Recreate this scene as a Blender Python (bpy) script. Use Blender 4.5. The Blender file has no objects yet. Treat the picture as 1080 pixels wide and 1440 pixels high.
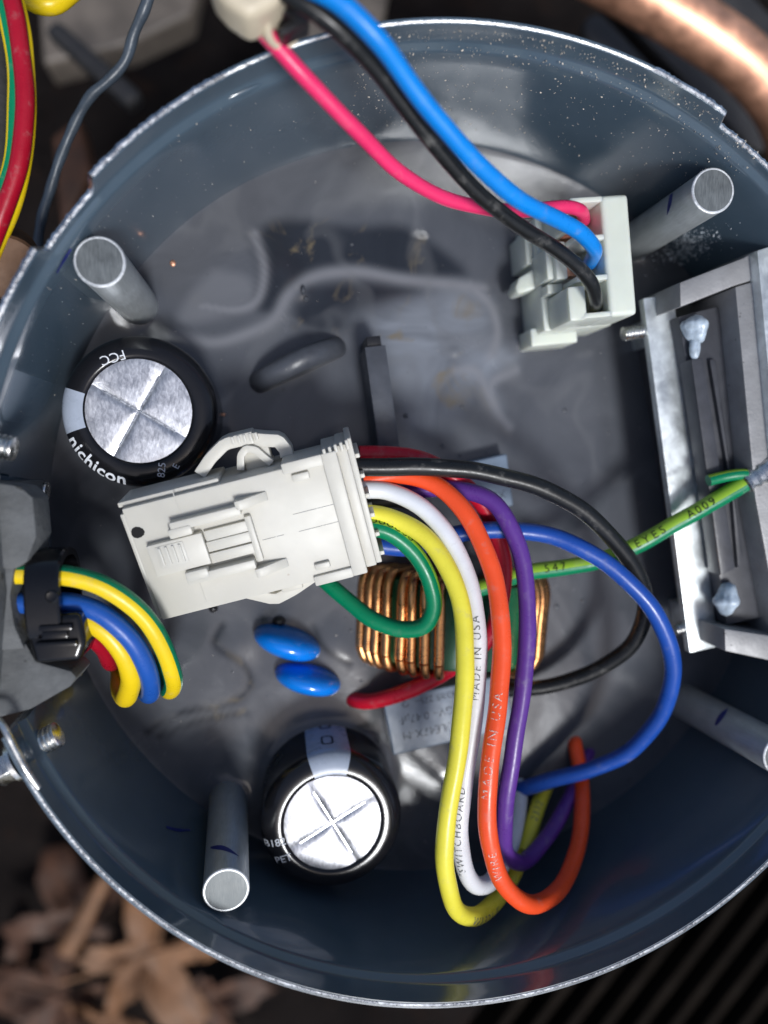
import bpy, bmesh, math, random
import numpy as np
from mathutils import Vector, Matrix
random.seed(7)
S = 0.001                       # everything below is written in millimetres
sc = bpy.context.scene
COL = sc.collection
R_ = math.radians

# ------------------------------------------------------------------ camera
FPX, CA, CB = 1006.12, -0.0697, -0.1432
CAM = Vector((-29.58, 10.85, 136.48))
MROT = Matrix.Rotation(CB, 3, 'Y') @ Matrix.Rotation(CA, 3, 'X')
cd = bpy.data.cameras.new('camera'); cam = bpy.data.objects.new('camera', cd); COL.objects.link(cam)
cam.matrix_world = Matrix.Translation(CAM*S) @ MROT.to_4x4()
cd.sensor_fit = 'VERTICAL'; cd.sensor_height = 36; cd.lens = 36*FPX/1440
cd.clip_start = 0.005; cd.clip_end = 20
cd.dof.use_dof = True; cd.dof.focus_distance = 0.114; cd.dof.aperture_fstop = 8.5
sc.camera = cam

# ------------------------------------------------------------------ light
SUN_DIR = Vector((0.17, -0.54, 1.0)).normalized()      # towards the sun: low part of the picture
w = bpy.data.worlds.new('World'); sc.world = w; w.use_nodes = True
wn = w.node_tree
sky = wn.nodes.new('ShaderNodeTexSky'); sky.sky_type = 'NISHITA'; sky.sun_disc = False
sky.sun_elevation = math.asin(SUN_DIR.z); sky.sun_rotation = math.atan2(SUN_DIR.x, SUN_DIR.y)
sky.dust_density = 3.0; sky.air_density = 1.0
wn.links.new(sky.outputs[0], wn.nodes['Background'].inputs[0]); wn.nodes['Background'].inputs[1].default_value = 0.06
sd = bpy.data.lights.new('sun', 'SUN'); sd.energy = 1.5; sd.angle = R_(12); sd.color = (0.95, 0.975, 1.0)
so = bpy.data.objects.new('sun', sd); COL.objects.link(so)
so.rotation_euler = SUN_DIR.to_track_quat('Z', 'Y').to_euler(); so.location = (0, 0, 0.5)
sc.view_settings.view_transform = 'Standard'; sc.view_settings.look = 'None'
sc.view_settings.exposure = 0.9; sc.view_settings.gamma = 1

# ------------------------------------------------------------------ picture -> place
def ray(px, py): return MROT @ Vector(((px-540)/FPX, -(py-720)/FPX, -1))
def P(px, py, z):
    d = ray(px, py); return CAM + d*((z-CAM.z)/d.z)
def wallpt(px, py, r):
    d = ray(px, py); a = d.x**2+d.y**2; b = 2*(CAM.x*d.x+CAM.y*d.y); c = CAM.x**2+CAM.y**2-r*r
    return CAM + d*((-b+math.sqrt(b*b-4*a*c))/(2*a))

# ------------------------------------------------------------------ materials
class NT:
    def __init__(s, name):
        s.m = bpy.data.materials.new(name); s.m.use_nodes = True; s.t = s.m.node_tree
        s.b = s.t.nodes['Principled BSDF']; s.o = s.t.nodes['Material Output']
        s.tc = s.t.nodes.new('ShaderNodeTexCoord')
    def n(s, kind, **kw):
        nd = s.t.nodes.new(kind)
        for k, v in kw.items():
            if k in nd.inputs: nd.inputs[k].default_value = v
            else: setattr(nd, k, v)
        return nd
    def l(s, a, b): s.t.links.new(a, b)
    def noise(s, scale, detail=4, rough=.55, dist=0, vec=None):
        nd = s.n('ShaderNodeTexNoise'); nd.inputs['Scale'].default_value = scale; nd.inputs['Detail'].default_value = detail
        nd.inputs['Roughness'].default_value = rough; nd.inputs['Distortion'].default_value = dist
        s.l(vec if vec else s.tc.outputs['Object'], nd.inputs['Vector']); return nd.outputs['Fac']
    def ramp(s, fac, stops):
        r = s.n('ShaderNodeValToRGB'); e = r.color_ramp.elements
        while len(e) < len(stops): e.new(0.5)
        for i, (p, c) in enumerate(stops):
            e[i].position = p; e[i].color = (c, c, c, 1) if isinstance(c, (int, float)) else (*c, 1)
        s.l(fac, r.inputs[0]); return r.outputs[0]
    def mix(s, fac, a, b):
        m = s.n('ShaderNodeMix'); m.data_type = 'RGBA'
        for i, v in ((0, fac), (6, a), (7, b)):
            if hasattr(v, 'is_linked'): s.l(v, m.inputs[i])
            else: m.inputs[i].default_value = v if isinstance(v, (int, float)) else (*v, 1)
        return m.outputs[2]
    def math(s, op, a, b=0.0):
        m = s.n('ShaderNodeMath', operation=op)
        for i, v in ((0, a), (1, b)):
            if hasattr(v, 'is_linked'): s.l(v, m.inputs[i])
            else: m.inputs[i].default_value = v
        return m.outputs[0]
    def bump(s, h, strength=.2, dist=.0002):
        b = s.n('ShaderNodeBump'); b.inputs['Strength'].default_value = strength; b.inputs['Distance'].default_value = dist
        s.l(h, b.inputs['Height']); s.l(b.outputs[0], s.b.inputs['Normal'])

def mat(name, col, rough=.5, metal=0, var=.15, vscale=400, bump=.1, bscale=2500, rvar=.1, sss=0, coat=0, spec=.5, speck=None, ior=None):
    """plain surface with uneven tone, uneven gloss, fine relief and optional specks of dirt"""
    t = NT(name)
    n = t.noise(vscale, 5)
    hi = tuple(min(1, c*(1+var)) for c in col); lo = tuple(c*(1-var) for c in col)
    c = t.mix(t.ramp(n, [(.3, 0.), (.7, 1.)]), lo, hi)
    if speck:
        s2 = t.noise(bscale*.55, 2, .5)
        c = t.mix(t.ramp(s2, [(speck[1], 0.), (speck[1]+.04, 1.)]), c, speck[0])
    t.l(c, t.b.inputs['Base Color'])
    r = t.noise(vscale*1.7, 3)
    rr = t.math('ADD', t.math('MULTIPLY', t.math('SUBTRACT', r, .5), rvar*3), rough); t.l(rr, t.b.inputs['Roughness'])
    t.b.inputs['Metallic'].default_value = metal
    t.b.inputs['Specular IOR Level'].default_value = spec
    if sss:
        t.b.inputs['Subsurface Weight'].default_value = sss; t.b.inputs['Subsurface Radius'].default_value = (1, .9, .7)
        t.b.inputs['Subsurface Scale'].default_value = .002
    if coat: t.b.inputs['Coat Weight'].default_value = coat; t.b.inputs['Coat Roughness'].default_value = .12
    if bump: t.bump(t.noise(bscale, 3), bump)
    return t.m

def scratched(name, col, rough, metal=1., stretch=(1, 1, .05), scale=3000, contrast=.35, bump=.15, rot=(0, 0, 0)):
    """brushed / scratched metal: noise stretched along one axis over a cloudy tone"""
    t = NT(name)
    mp = t.n('ShaderNodeMapping'); mp.inputs['Scale'].default_value = stretch; mp.inputs['Rotation'].default_value = rot
    t.l(t.tc.outputs['Object'], mp.inputs['Vector'])
    s = t.noise(scale, 5, .65, .4, mp.outputs[0]); cl = t.noise(260, 4, .6)
    f = t.math('ADD', t.math('MULTIPLY', s, .6), t.math('MULTIPLY', cl, .4))
    lo = tuple(c*(1-contrast) for c in col); hi = tuple(min(1, c*(1+contrast)) for c in col)
    t.l(t.mix(t.ramp(f, [(.36, 0.), (.64, 1.)]), lo, hi), t.b.inputs['Base Color'])
    t.l(t.ramp(f, [(.3, max(.05, rough-.14)), (.7, min(1, rough+.14))]), t.b.inputs['Roughness'])
    t.b.inputs['Metallic'].default_value = metal
    t.bump(s, bump, .00008); return t.m

def paint_mat():
    t = NT('blue_grey_paint')
    n = t.noise(70, 5, .6); f = t.noise(900, 4, .6)
    c = t.mix(t.ramp(n, [(.3, 0.), (.7, 1.)]), (.056, .087, .118), (.074, .107, .141))
    c = t.mix(t.ramp(f, [(.68, 0.), (.8, .55)]), c, (.13, .15, .165))
    t.l(c, t.b.inputs['Base Color'])
    t.l(t.ramp(n, [(.3, .16), (.7, .26)]), t.b.inputs['Roughness'])
    t.b.inputs['Coat Weight'].default_value = .6; t.b.inputs['Coat Roughness'].default_value = .06
    t.bump(t.noise(260, 3), .05, .0002); return t.m

def potting_mat():
    t = NT('potting_resin')
    co = t.tc.outputs['Object']
    w0 = t.n('ShaderNodeTexNoise'); w0.inputs['Scale'].default_value = 38; w0.inputs['Detail'].default_value = 1.2
    t.l(co, w0.inputs['Vector'])
    vm = t.n('ShaderNodeVectorMath', operation='MULTIPLY_ADD'); vm.inputs[1].default_value = (.020, .020, .0)
    t.l(w0.outputs['Color'], vm.inputs[0]); t.l(co, vm.inputs[2])
    warp = vm.outputs[0]
    big = t.noise(30, 3, .5, 0, warp); mid = t.noise(75, 5, .6, .6, warp); fine = t.noise(700, 4, .6)
    band = t.math('ABSOLUTE', t.math('SUBTRACT', big, .5))
    line = t.ramp(band, [(.006, 1.), (.03, 0.)])
    at = t.n('ShaderNodeVertexColor', layer_name='film'); sp = t.n('ShaderNodeSeparateColor'); t.l(at.outputs[0], sp.inputs[0])
    f_l, f_m, f_p = sp.outputs[0], sp.outputs[1], sp.outputs[2]
    c = t.mix(t.ramp(mid, [(.3, 0.), (.7, 1.)]), (.066, .071, .083), (.092, .098, .112))
    # clear dark pools, milky film, brown streaks and pale flow lines left in the pour
    pool = t.math('MULTIPLY', f_p, t.ramp(mid, [(.3, .75), (.7, .95)]))
    c = t.mix(pool, c, (.008, .011, .017))
    streak = t.noise(55, 3, .5, 1.2, warp)
    milk = t.math('MULTIPLY', f_m, t.ramp(streak, [(.34, .25), (.6, 1.)]))
    c = t.mix(milk, c, (.20, .22, .255))
    brown = t.math('MULTIPLY', t.math('MAXIMUM', f_p, f_m), t.ramp(t.noise(95, 4, .6, 1.2, warp), [(.58, 0.), (.70, .65)]))
    c = t.mix(brown, c, (.17, .135, .08))
    c = t.mix(t.math('MULTIPLY', f_l, .7), c, (.21, .215, .235))
    c = t.mix(t.math('MULTIPLY', line, .25), c, (.14, .145, .155))
    c = t.mix(t.ramp(fine, [(.7, 0.), (.78, .5)]), c, (.17, .17, .17))
    t.l(c, t.b.inputs['Base Color'])
    t.l(t.ramp(mid, [(.3, .10), (.55, .18), (.7, .3)]), t.b.inputs['Roughness'])
    t.b.inputs['Specular IOR Level'].default_value = .5
    h = t.math('ADD', t.math('MULTIPLY', mid, 1.), t.math('MULTIPLY', fine, .06))
    t.bump(h, .10, .0006)
    return t.m

def wire_mat(name, col, rough=.33, var=.07, dirt=.9):
    t = NT(name)
    n = t.noise(160, 4); d = t.noise(1300, 4, .7); d2 = t.noise(330, 5, .7)
    c = t.mix(t.ramp(n, [(.3, 0.), (.7, 1.)]), tuple(x*(1-var) for x in col), tuple(min(1, x*(1+var)) for x in col))
    c = t.mix(t.ramp(d, [(.68, 0.), (.76, .55*dirt)]), c, tuple(x*.35 for x in col))
    c = t.mix(t.ramp(d2, [(.58, 0.), (.78, .4*dirt)]), c, (.3, .29, .27))
    t.l(c, t.b.inputs['Base Color'])
    t.l(t.ramp(d2, [(.3, rough-.08), (.7, rough+.14)]), t.b.inputs['Roughness'])
    t.b.inputs['Specular IOR Level'].default_value = .38 if sum(col) < .1 else .42
    t.bump(t.noise(900, 4), .14, .0002); return t.m

M = {}
M['paint'] = paint_mat(); M['potting'] = potting_mat()
M['raw_steel'] = scratched('raw_steel_edge', (.62, .64, .66), .3, 1, (1, 1, 1), 1800, .5, .5)
M['alu'] = scratched('scratched_aluminium', (.135, .148, .152), .5, .3, (1, .12, .5), 5000, .35, .2, (.5, .3, .6))
M['alu_side'] = scratched('dull_aluminium', (.42, .45, .46), .45, .5, (1, 1, .08), 5000, .16, .08, (.25, .2, 0))
M['alu_edge'] = scratched('worn_aluminium_edge', (.7, .72, .73), .5, .6, (1, 1, 1), 3000, .3, .3)
M['foil'] = scratched('capacitor_top', (.66, .67, .71), .38, .9, (1, .45, 1), 2400, .3, .3, (0, 0, .6))
M['sleeve'] = mat('black_sleeve', (.009, .009, .011), .2, 0, .1, 300, .05, 900, .05, coat=.15, spec=.4)
M['stripe'] = mat('grey_stripe_print', (.36, .41, .50), .3, 0, .08, 300, .06, 2500)
def ink(name, col, lo=.36, hi=.44, scale=2600):
    t = NT(name); t.b.inputs['Base Color'].default_value = (*col, 1); t.b.inputs['Roughness'].default_value = .5; t.b.inputs['Specular IOR Level'].default_value = .15
    t.l(t.ramp(t.noise(scale, 4, .7), [(lo, 0.), (hi, 1.)]), t.b.inputs['Alpha']); return t.m
M['white_ink'] = ink('white_ink', (.70, .73, .78), .25, .36)
M['grey_ink'] = ink('grey_ink', (.16, .17, .18), .40, .50)
M['dark_ink'] = ink('dark_ink', (.015, .015, .018), .30, .42)
M['blot_ink'] = ink('blot_ink', (.006, .006, .007), .1, .16)
M['print_ink'] = ink('print_ink', (.05, .055, .07), .42, .56, 1800)
M['pale_ink'] = ink('pale_wire_ink', (.72, .52, .46), .44, .56)
M['blue_ink'] = mat('blue_marker', (.012, .02, .16), .35, 0, .3, 500, 0)
M['nylon'] = mat('ivory_nylon', (.545, .527, .465), .42, 0, .04, 200, .07, 1200, .05, sss=.25, speck=((.45, .4, .33), .76))
M['natural'] = mat('natural_nylon', (.66, .70, .62), .34, 0, .05, 150, .05, 900, .05, sss=.75, spec=.45)
M['cream'] = mat('aged_cream_plastic', (.62, .54, .40), .42, 0, .14, 200, .15, 900)
M['zinc'] = scratched('zinc_plate', (.76, .81, .82), .4, .75, (1, 1, 1), 320, .22, .12)
M['screw'] = scratched('screw_steel', (.68, .68, .66), .28, 1, (1, 1, 1), 900, .35, .2)
M['cast'] = mat('grey_cast_aluminium', (.29, .29, .295), .5, .35, .14, 260, .25, 1800, .08, speck=((.1, .1, .1), .72))
M['black_plastic'] = mat('black_plastic', (.014, .014, .016), .3, 0, .15, 300, .12, 1600, .08, speck=((.1, .1, .1), .76))
M['slate'] = mat('dark_coated_part', (.062, .068, .082), .38, 0, .2, 300, .2, 1200, .08, speck=((.2, .2, .2), .74))
M['device'] = mat('dark_moulded_plastic', (.055, .057, .066), .4, 0, .2, 300, .15, 1200, .08, speck=((.14, .14, .14), .76))
M['rubber'] = mat('grey_rubber', (.10, .105, .108), .75, 0, .3, 180, .9, 900, .08, speck=((.04, .04, .04), .68))
M['mov_blue'] = mat('blue_epoxy', (.004, .20, .76), .1, 0, .06, 250, .02, 300, .04, coat=.5)
M['film'] = mat('blue_grey_case', (.17, .22, .29), .36, 0, .12, 220, .15, 900)
M['core'] = mat('green_core', (.012, .10, .045), .3, 0, .2, 250, .12, 900)
M['copper'] = scratched('enamelled_copper', (.95, .43, .17), .3, 1, (1, 1, 1), 700, .2, .06)
M['pipe'] = scratched('copper_pipe', (.80, .40, .26), .45, .85, (1, 1, 1), 160, .35, .2)
M['crust'] = mat('white_crust', (.5, .55, .6), .8, 0, .3, 900, .5, 2500)
M['sealant'] = mat('blue_white_sealant', (.42, .50, .58), .3, 0, .35, 700, .5, 1200, .1, sss=.2)
M['grit'] = mat('pale_grit', (.58, .52, .44), .6, 0, .5, 900, 0)
M['tie'] = mat('black_tie_nylon', (.004, .004, .005), .16, 0, .1, 300, .03, 900, .05)
M['soil'] = None
M['leaf'] = mat('dried_leaf', (.06, .022, .008), .65, 0, .45, 90, .4, 500)  # leaf brown taken down to stand in for shade on the ground
M['leaf2'] = mat('shade_toned_pale_leaf', (.17, .080, .034), .65, 0, .35, 90, .4, 500)  # paler leaf darkened as well, its shade carried in the colour
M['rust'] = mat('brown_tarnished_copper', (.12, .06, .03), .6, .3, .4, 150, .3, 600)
M['fin'] = mat('shade_toned_fin_metal', (.0075, .0055, .004), .8, 0, .35, 60, .2, 600, spec=.05)  # brown lowered to near black, the shade over the fins included
M['panel'] = mat('shade_toned_panel_metal', (.045, .043, .043), .5, .4, .2, 80, .2, 500)  # grey darkened in place of shade outside the can
M['tan'] = mat('shade_toned_tan', (.13, .108, .088), .5, 0, .3, 70, .2, 500)  # tan darkened because the shade around it is put into the colour
M['sheath'] = mat('dusty_black_sheath', (.022, .022, .023), .6, 0, .3, 300, .35, 1500, .1, speck=((.12, .11, .1), .7))
M['slatecable'] = mat('blue_grey_cable', (.05, .065, .085), .4, 0, .25, 250, .3, 900)
M['sleeve_clear'] = mat('milky_crimp_sleeve', (.5, .52, .5), .2, .4, .2, 500, .2, 1500)
WC = dict(pink=(.80, .03, .14), black=(.010, .011, .012), sky=(.0, .22, .70), red=(.50, .007, .025), orange=(.86, .085, .02), white=(.70, .72, .76),
          yellow=(.78, .70, .06), purple=(.105, .035, .25), blue=(.012, .07, .36), green=(.0, .20, .085), lime=(.27, .47, .035), hyellow=(.80, .57, .01), hblue=(.014, .085, .38), hred=(.35, .005, .02))
for k, v in WC.items(): M['w_'+k] = wire_mat('wire_'+k, v, .3 if k == 'black' else .3)

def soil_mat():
    t = NT('shade_toned_litter_soil')
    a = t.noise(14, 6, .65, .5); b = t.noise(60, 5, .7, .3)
    c = t.mix(t.ramp(a, [(.35, 0.), (.65, 1.)]), (.005, .004, .004), (.014, .011, .010))  # soil tones lowered, the shade on the ground is painted into them
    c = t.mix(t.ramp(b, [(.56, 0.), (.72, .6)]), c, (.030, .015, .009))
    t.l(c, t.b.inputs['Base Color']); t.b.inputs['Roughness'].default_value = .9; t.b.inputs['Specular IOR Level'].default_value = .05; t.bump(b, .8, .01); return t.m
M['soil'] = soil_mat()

# ------------------------------------------------------------------ mesh helpers
def tag(o, label=None, cat=None, group=None, kind=None):
    if label: o['label'] = label
    if cat: o['category'] = cat
    if group: o['group'] = group
    if kind: o['kind'] = kind
    return o
def empty(name, loc, label, cat, group=None):
    o = bpy.data.objects.new(name, None); o.empty_display_size = .005; COL.objects.link(o)
    o.location = Vector(loc)*S; o['_o'] = tuple(loc); return tag(o, label, cat, group)
ORG = {}
def obj(name, bm, mats, parent=None, bevel=0, segs=2, smooth=True, ang=38, base=None):
    """bm in world millimetres -> one mesh object, origin at its base or at its parent's origin"""
    if bevel:
        bmesh.ops.remove_doubles(bm, verts=bm.verts, dist=1e-4)
        ed = [e for e in bm.edges if len(e.link_faces) == 2 and e.calc_face_angle(0) > R_(28)]
        bmesh.ops.bevel(bm, geom=ed, offset=bevel, segments=segs, affect='EDGES', profile=.6, clamp_overlap=True)
    if base is None:
        xs = [v.co for v in bm.verts]
        base = Vector(((min(v.x for v in xs)+max(v.x for v in xs))/2, (min(v.y for v in xs)+max(v.y for v in xs))/2, min(v.z for v in xs)))
    base = Vector(base)
    for v in bm.verts: v.co = (v.co-base)*S
    me = bpy.data.meshes.new(name); bm.to_mesh(me); bm.free()
    if not isinstance(mats, (list, tuple)): mats = [mats]
    for m in mats: me.materials.append(M[m])
    if smooth:
        me.shade_smooth(); me.set_sharp_from_angle(angle=R_(ang))
    o = bpy.data.objects.new(name, me); COL.objects.link(o)
    if parent is not None:
        o.parent = parent; o.location = base*S - worg(parent)*S
    else: o.location = base*S
    ORG[o.name] = base
    return o
def worg(o):
    return ORG[o.name] if o.name in ORG else Vector(o['_o'])
def finish_empties():
    for o in bpy.data.objects:
        if '_o' in o.keys(): del o['_o']

def NB(): return bmesh.new()
def box(bm, c, ax, ay, az, sx, sy, sz, mi=0):
    """box centred at c along unit axes"""
    vs = [bm.verts.new(Vector(c)+ax*(i*sx/2)+ay*(j*sy/2)+az*(k*sz/2)) for i in (-1, 1) for j in (-1, 1) for k in (-1, 1)]
    for f in ((0, 1, 3, 2), (4, 6, 7, 5), (0, 4, 5, 1), (2, 3, 7, 6), (0, 2, 6, 4), (1, 5, 7, 3)):
        bm.faces.new([vs[i] for i in f]).material_index = mi
    bmesh.ops.recalc_face_normals(bm, faces=bm.faces); return bm
X, Y, Z = Vector((1, 0, 0)), Vector((0, 1, 0)), Vector((0, 0, 1))
def prism(bm, pts, down, mi=0):
    """closed outline of 3d points swept along a vector"""
    a = [bm.verts.new(p) for p in pts]; b = [bm.verts.new(Vector(p)+down) for p in pts]; n = len(a)
    bm.faces.new(a); bm.faces.new(b[::-1])
    for i in range(n): bm.faces.new((a[i], b[i], b[(i+1) % n], a[(i+1) % n]))
    for f in bm.faces: f.material_index = mi
    bmesh.ops.recalc_face_normals(bm, faces=bm.faces); return bm
def lathe(bm, o, axis, prof, n=48, mi=0, cap=True, a0=0):
    axis = Vector(axis).normalized(); u = axis.orthogonal().normalized(); v = axis.cross(u); o = Vector(o); rings = []
    for r, h in prof:
        if r < 1e-6: rings.append([bm.verts.new(o+axis*h)])
        else: rings.append([bm.verts.new(o+axis*h+(u*math.cos(a0+2*math.pi*i/n)+v*math.sin(a0+2*math.pi*i/n))*r) for i in range(n)])
    for a, b in zip(rings, rings[1:]):
        for i in range(n):
            j = (i+1) % n
            if len(a) == 1 and len(b) == 1: continue
            if len(a) == 1: f = bm.faces.new((a[0], b[j], b[i]))
            elif len(b) == 1: f = bm.faces.new((a[i], a[j], b[0]))
            else: f = bm.faces.new((a[i], a[j], b[j], b[i]))
            f.material_index = mi
    if cap:
        for q in (rings[0], rings[-1]):
            if len(q) > 1: bm.faces.new(q).material_index = mi
    bmesh.ops.recalc_face_normals(bm, faces=bm.faces); return bm
def ellipsoid(bm, c, ax, ay, az, rx, ry, rz, nu=24, nv=14, p=1.0, mi=0):
    c = Vector(c); rings = []
    sg = lambda t: math.copysign(abs(t)**p, t)
    for j in range(nv+1):
        ph = -math.pi/2+math.pi*j/nv
        if j in (0, nv): rings.append([bm.verts.new(c+az*(rz*sg(math.sin(ph))))]); continue
        rings.append([bm.verts.new(c+ax*(rx*sg(math.cos(ph))*sg(math.cos(2*math.pi*i/nu)))+ay*(ry*sg(math.cos(ph))*sg(math.sin(2*math.pi*i/nu)))+az*(rz*sg(math.sin(ph)))) for i in range(nu)])
    for a, b in zip(rings, rings[1:]):
        for i in range(nu):
            k = (i+1) % nu
            if len(a) == 1: f = bm.faces.new((a[0], b[k], b[i]))
            elif len(b) == 1: f = bm.faces.new((a[i], a[k], b[0]))
            else: f = bm.faces.new((a[i], a[k], b[k], b[i]))
            f.material_index = mi
    bmesh.ops.recalc_face_normals(bm, faces=bm.faces); return bm
def smooth_path(pts, step=.8):
    """centripetal spline through the points, evenly resampled"""
    p = [2*pts[0]-pts[1]]+list(pts)+[2*pts[-1]-pts[-2]]; out = []
    for i in range(1, len(p)-2):
        p0, p1, p2, p3 = p[i-1:i+3]
        t0 = 0; t1 = t0+max(1e-4, (p1-p0).length**.5); t2 = t1+max(1e-4, (p2-p1).length**.5); t3 = t2+max(1e-4, (p3-p2).length**.5)
        for k in range(14):
            t = t1+(t2-t1)*k/14
            a1 = p0*((t1-t)/(t1-t0))+p1*((t-t0)/(t1-t0)); a2 = p1*((t2-t)/(t2-t1))+p2*((t-t1)/(t2-t1)); a3 = p2*((t3-t)/(t3-t2))+p3*((t-t2)/(t3-t2))
            b1 = a1*((t2-t)/(t2-t0))+a2*((t-t0)/(t2-t0)); b2 = a2*((t3-t)/(t3-t1))+a3*((t-t1)/(t3-t1))
            out.append(b1*((t2-t)/(t2-t1))+b2*((t-t1)/(t2-t1)))
    out.append(Vector(pts[-1]))
    for _ in range(6):
        out = [out[0]]+[(out[i-1]+out[i]*2+out[i+1])/4 for i in range(1, len(out)-1)]+[out[-1]]
    L = [0]
    for a, b in zip(out, out[1:]): L.append(L[-1]+(b-a).length)
    n = max(4, int(L[-1]/step)); res = []; j = 0
    for k in range(n+1):
        s = L[-1]*k/n
        while j < len(L)-2 and L[j+1] < s: j += 1
        q = (s-L[j])/max(1e-9, L[j+1]-L[j]); res.append(out[j].lerp(out[j+1], q))
    return res, L[-1]
def frames(path, ref=Z):
    T = [(path[min(i+1, len(path)-1)]-path[max(i-1, 0)]).normalized() for i in range(len(path))]
    N = (ref-T[0]*ref.dot(T[0])); N = N.normalized() if N.length > 1e-3 else T[0].orthogonal().normalized(); Ns = [N]
    for i in range(1, len(path)):
        q = T[i-1].rotation_difference(T[i]); N = q @ N; N = (N-T[i]*N.dot(T[i])).normalized(); Ns.append(N)
    return T, Ns
def tube(bm, path, r, n=22, stripe=None, ref=Z, fr=None, mi=0):
    T, N = fr or frames(path, ref); rings = []
    for i, p in enumerate(path):
        B = T[i].cross(N[i]); rr = r(i/(len(path)-1)) if callable(r) else r
        rings.append([bm.verts.new(p+(N[i]*math.cos(2*math.pi*k/n)+B*math.sin(2*math.pi*k/n))*rr) for k in range(n)])
    for a, b in zip(rings, rings[1:]):
        for k in range(n):
            f = bm.faces.new((a[k], b[k], b[(k+1) % n], a[(k+1) % n])); f.material_index = mi
            if stripe:
                d = ((k+.5)*360/n-stripe[0]+180) % 360-180
                if abs(d) < stripe[1]: f.material_index = 1
    bm.faces.new(rings[0][::-1]).material_index = mi; bm.faces.new(rings[-1]).material_index = mi
    bmesh.ops.recalc_face_normals(bm, faces=bm.faces); return bm

def text_bm(s, size, cutsu=0, cutsv=5, bold=0.0, spacing=1.0, shear=0.0):
    """flat lettering as a bmesh, lower left at the origin, cut into strips so that it can bend"""
    cu = bpy.data.curves.new('lettering', 'FONT'); cu.body = s; cu.size = size; cu.offset = bold; cu.space_character = spacing; cu.shear = shear; cu.resolution_u = 3
    ob = bpy.data.objects.new('lettering', cu); COL.objects.link(ob)
    dg = bpy.context.evaluated_depsgraph_get(); me = bpy.data.meshes.new_from_object(ob.evaluated_get(dg))
    bm = bmesh.new(); bm.from_mesh(me)
    bpy.data.objects.remove(ob); bpy.data.curves.remove(cu); bpy.data.meshes.remove(me)
    x1 = max(v.co.x for v in bm.verts); y0 = min(v.co.y for v in bm.verts); y1 = max(v.co.y for v in bm.verts)
    def cuts(k, lo, hi, no):
        for i in range(1, k): bmesh.ops.bisect_plane(bm, geom=bm.verts[:]+bm.edges[:]+bm.faces[:], plane_co=no*(lo+(hi-lo)*i/k), plane_no=no)
    cuts(cutsv, y0, y1, Y); cuts(cutsu, 0, x1, X)
    return bm, x1, y0, y1

WIRES = {}
def wire(name, pts, r, mats, label, group=None, stripe=None, drop=None, dropoff=(0, 0), ref=Z, name2=None, grp=None):
    pp = [P(*q) if len(q) == 3 else Vector(q[:3]) for q in pts]
    if drop is not None:
        e = pp[-1]; d0 = Vector((dropoff[0], dropoff[1], 0)); n = 4
        for i in range(1, n+1): pp.append(Vector((e.x, e.y, e.z+(drop-e.z)*i/n))+d0*(i/n))
    path, L = smooth_path(pp); k0 = random.random()*6
    for i, q in enumerate(path):                       # insulation is never bent in one clean sweep
        q += Vector((math.sin(i*.19+k0)+.6*math.sin(i*.43+2*k0), math.sin(i*.23+2*k0)+.5*math.sin(i*.51), math.sin(i*.17+3*k0)))*.075
    fr = frames(path, ref); n_ = len(path)-1
    rad = (lambda t: r(t)) if callable(r) else (lambda t: r*(1+.012*math.sin(t*n_*.21+k0)+.010*math.sin(t*n_*.57+1)))
    bm = tube(NB(), path, rad, 22, stripe, fr=fr)
    o = obj(name, bm, mats); tag(o, label, 'wire', group)
    WIRES[label] = (o, path, fr, L, r); return o
def wire_text(label, s, start_px, size, ink, flip=False, angle=0, spacing=1.15, bold=0.0):
    """printing wrapped round a wire, starting at the place on it nearest to a pixel's direction"""
    o, path, (T, N), L, r = WIRES[label]
    ds = L/(len(path)-1)
    best = min(range(len(path)), key=lambda i: (path[i]-CAM).normalized().cross(ray(*start_px).normalized()).length)
    i0 = best; V = (CAM-path[i0]); V = (V-T[i0]*V.dot(T[i0])).normalized(); B = T[i0].cross(N[i0])
    a_view = math.atan2(V.dot(B), V.dot(N[i0]))
    bm, w_, y0, y1 = text_bm(s, size, max(2, int(w_est(s, size))), 5, bold, spacing)
    ym = (y0+y1)/2
    for v in bm.verts:
        u, q = v.co.x, v.co.y-ym
        if flip: u, q = -u, -q
        f = min(max(i0+u/ds, 0), len(path)-1.001); i = int(f); q2 = f-i
        p = path[i].lerp(path[i+1], q2); t = T[i].lerp(T[i+1], q2).normalized(); n = N[i].lerp(N[i+1], q2); n = (n-t*n.dot(t)).normalized(); b = t.cross(n)
        a = a_view+R_(angle)-q/r
        v.co = p+(n*math.cos(a)+b*math.sin(a))*(r*1.022+.02)
    return obj('printing', bm, ink, o, smooth=False)
def w_est(s, size): return len(s)*size*.62/1.2

# ================================================================== SETTING
bm = NB(); bmesh.ops.create_grid(bm, x_segments=60, y_segments=60, size=900)
for v in bm.verts: v.co.z = -335+6*math.sin(v.co.x*.021+1)*math.cos(v.co.y*.017)+random.uniform(-2, 2)
tag(obj('ground', bm, 'soil', base=(0, 0, -335)), kind='structure')

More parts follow.
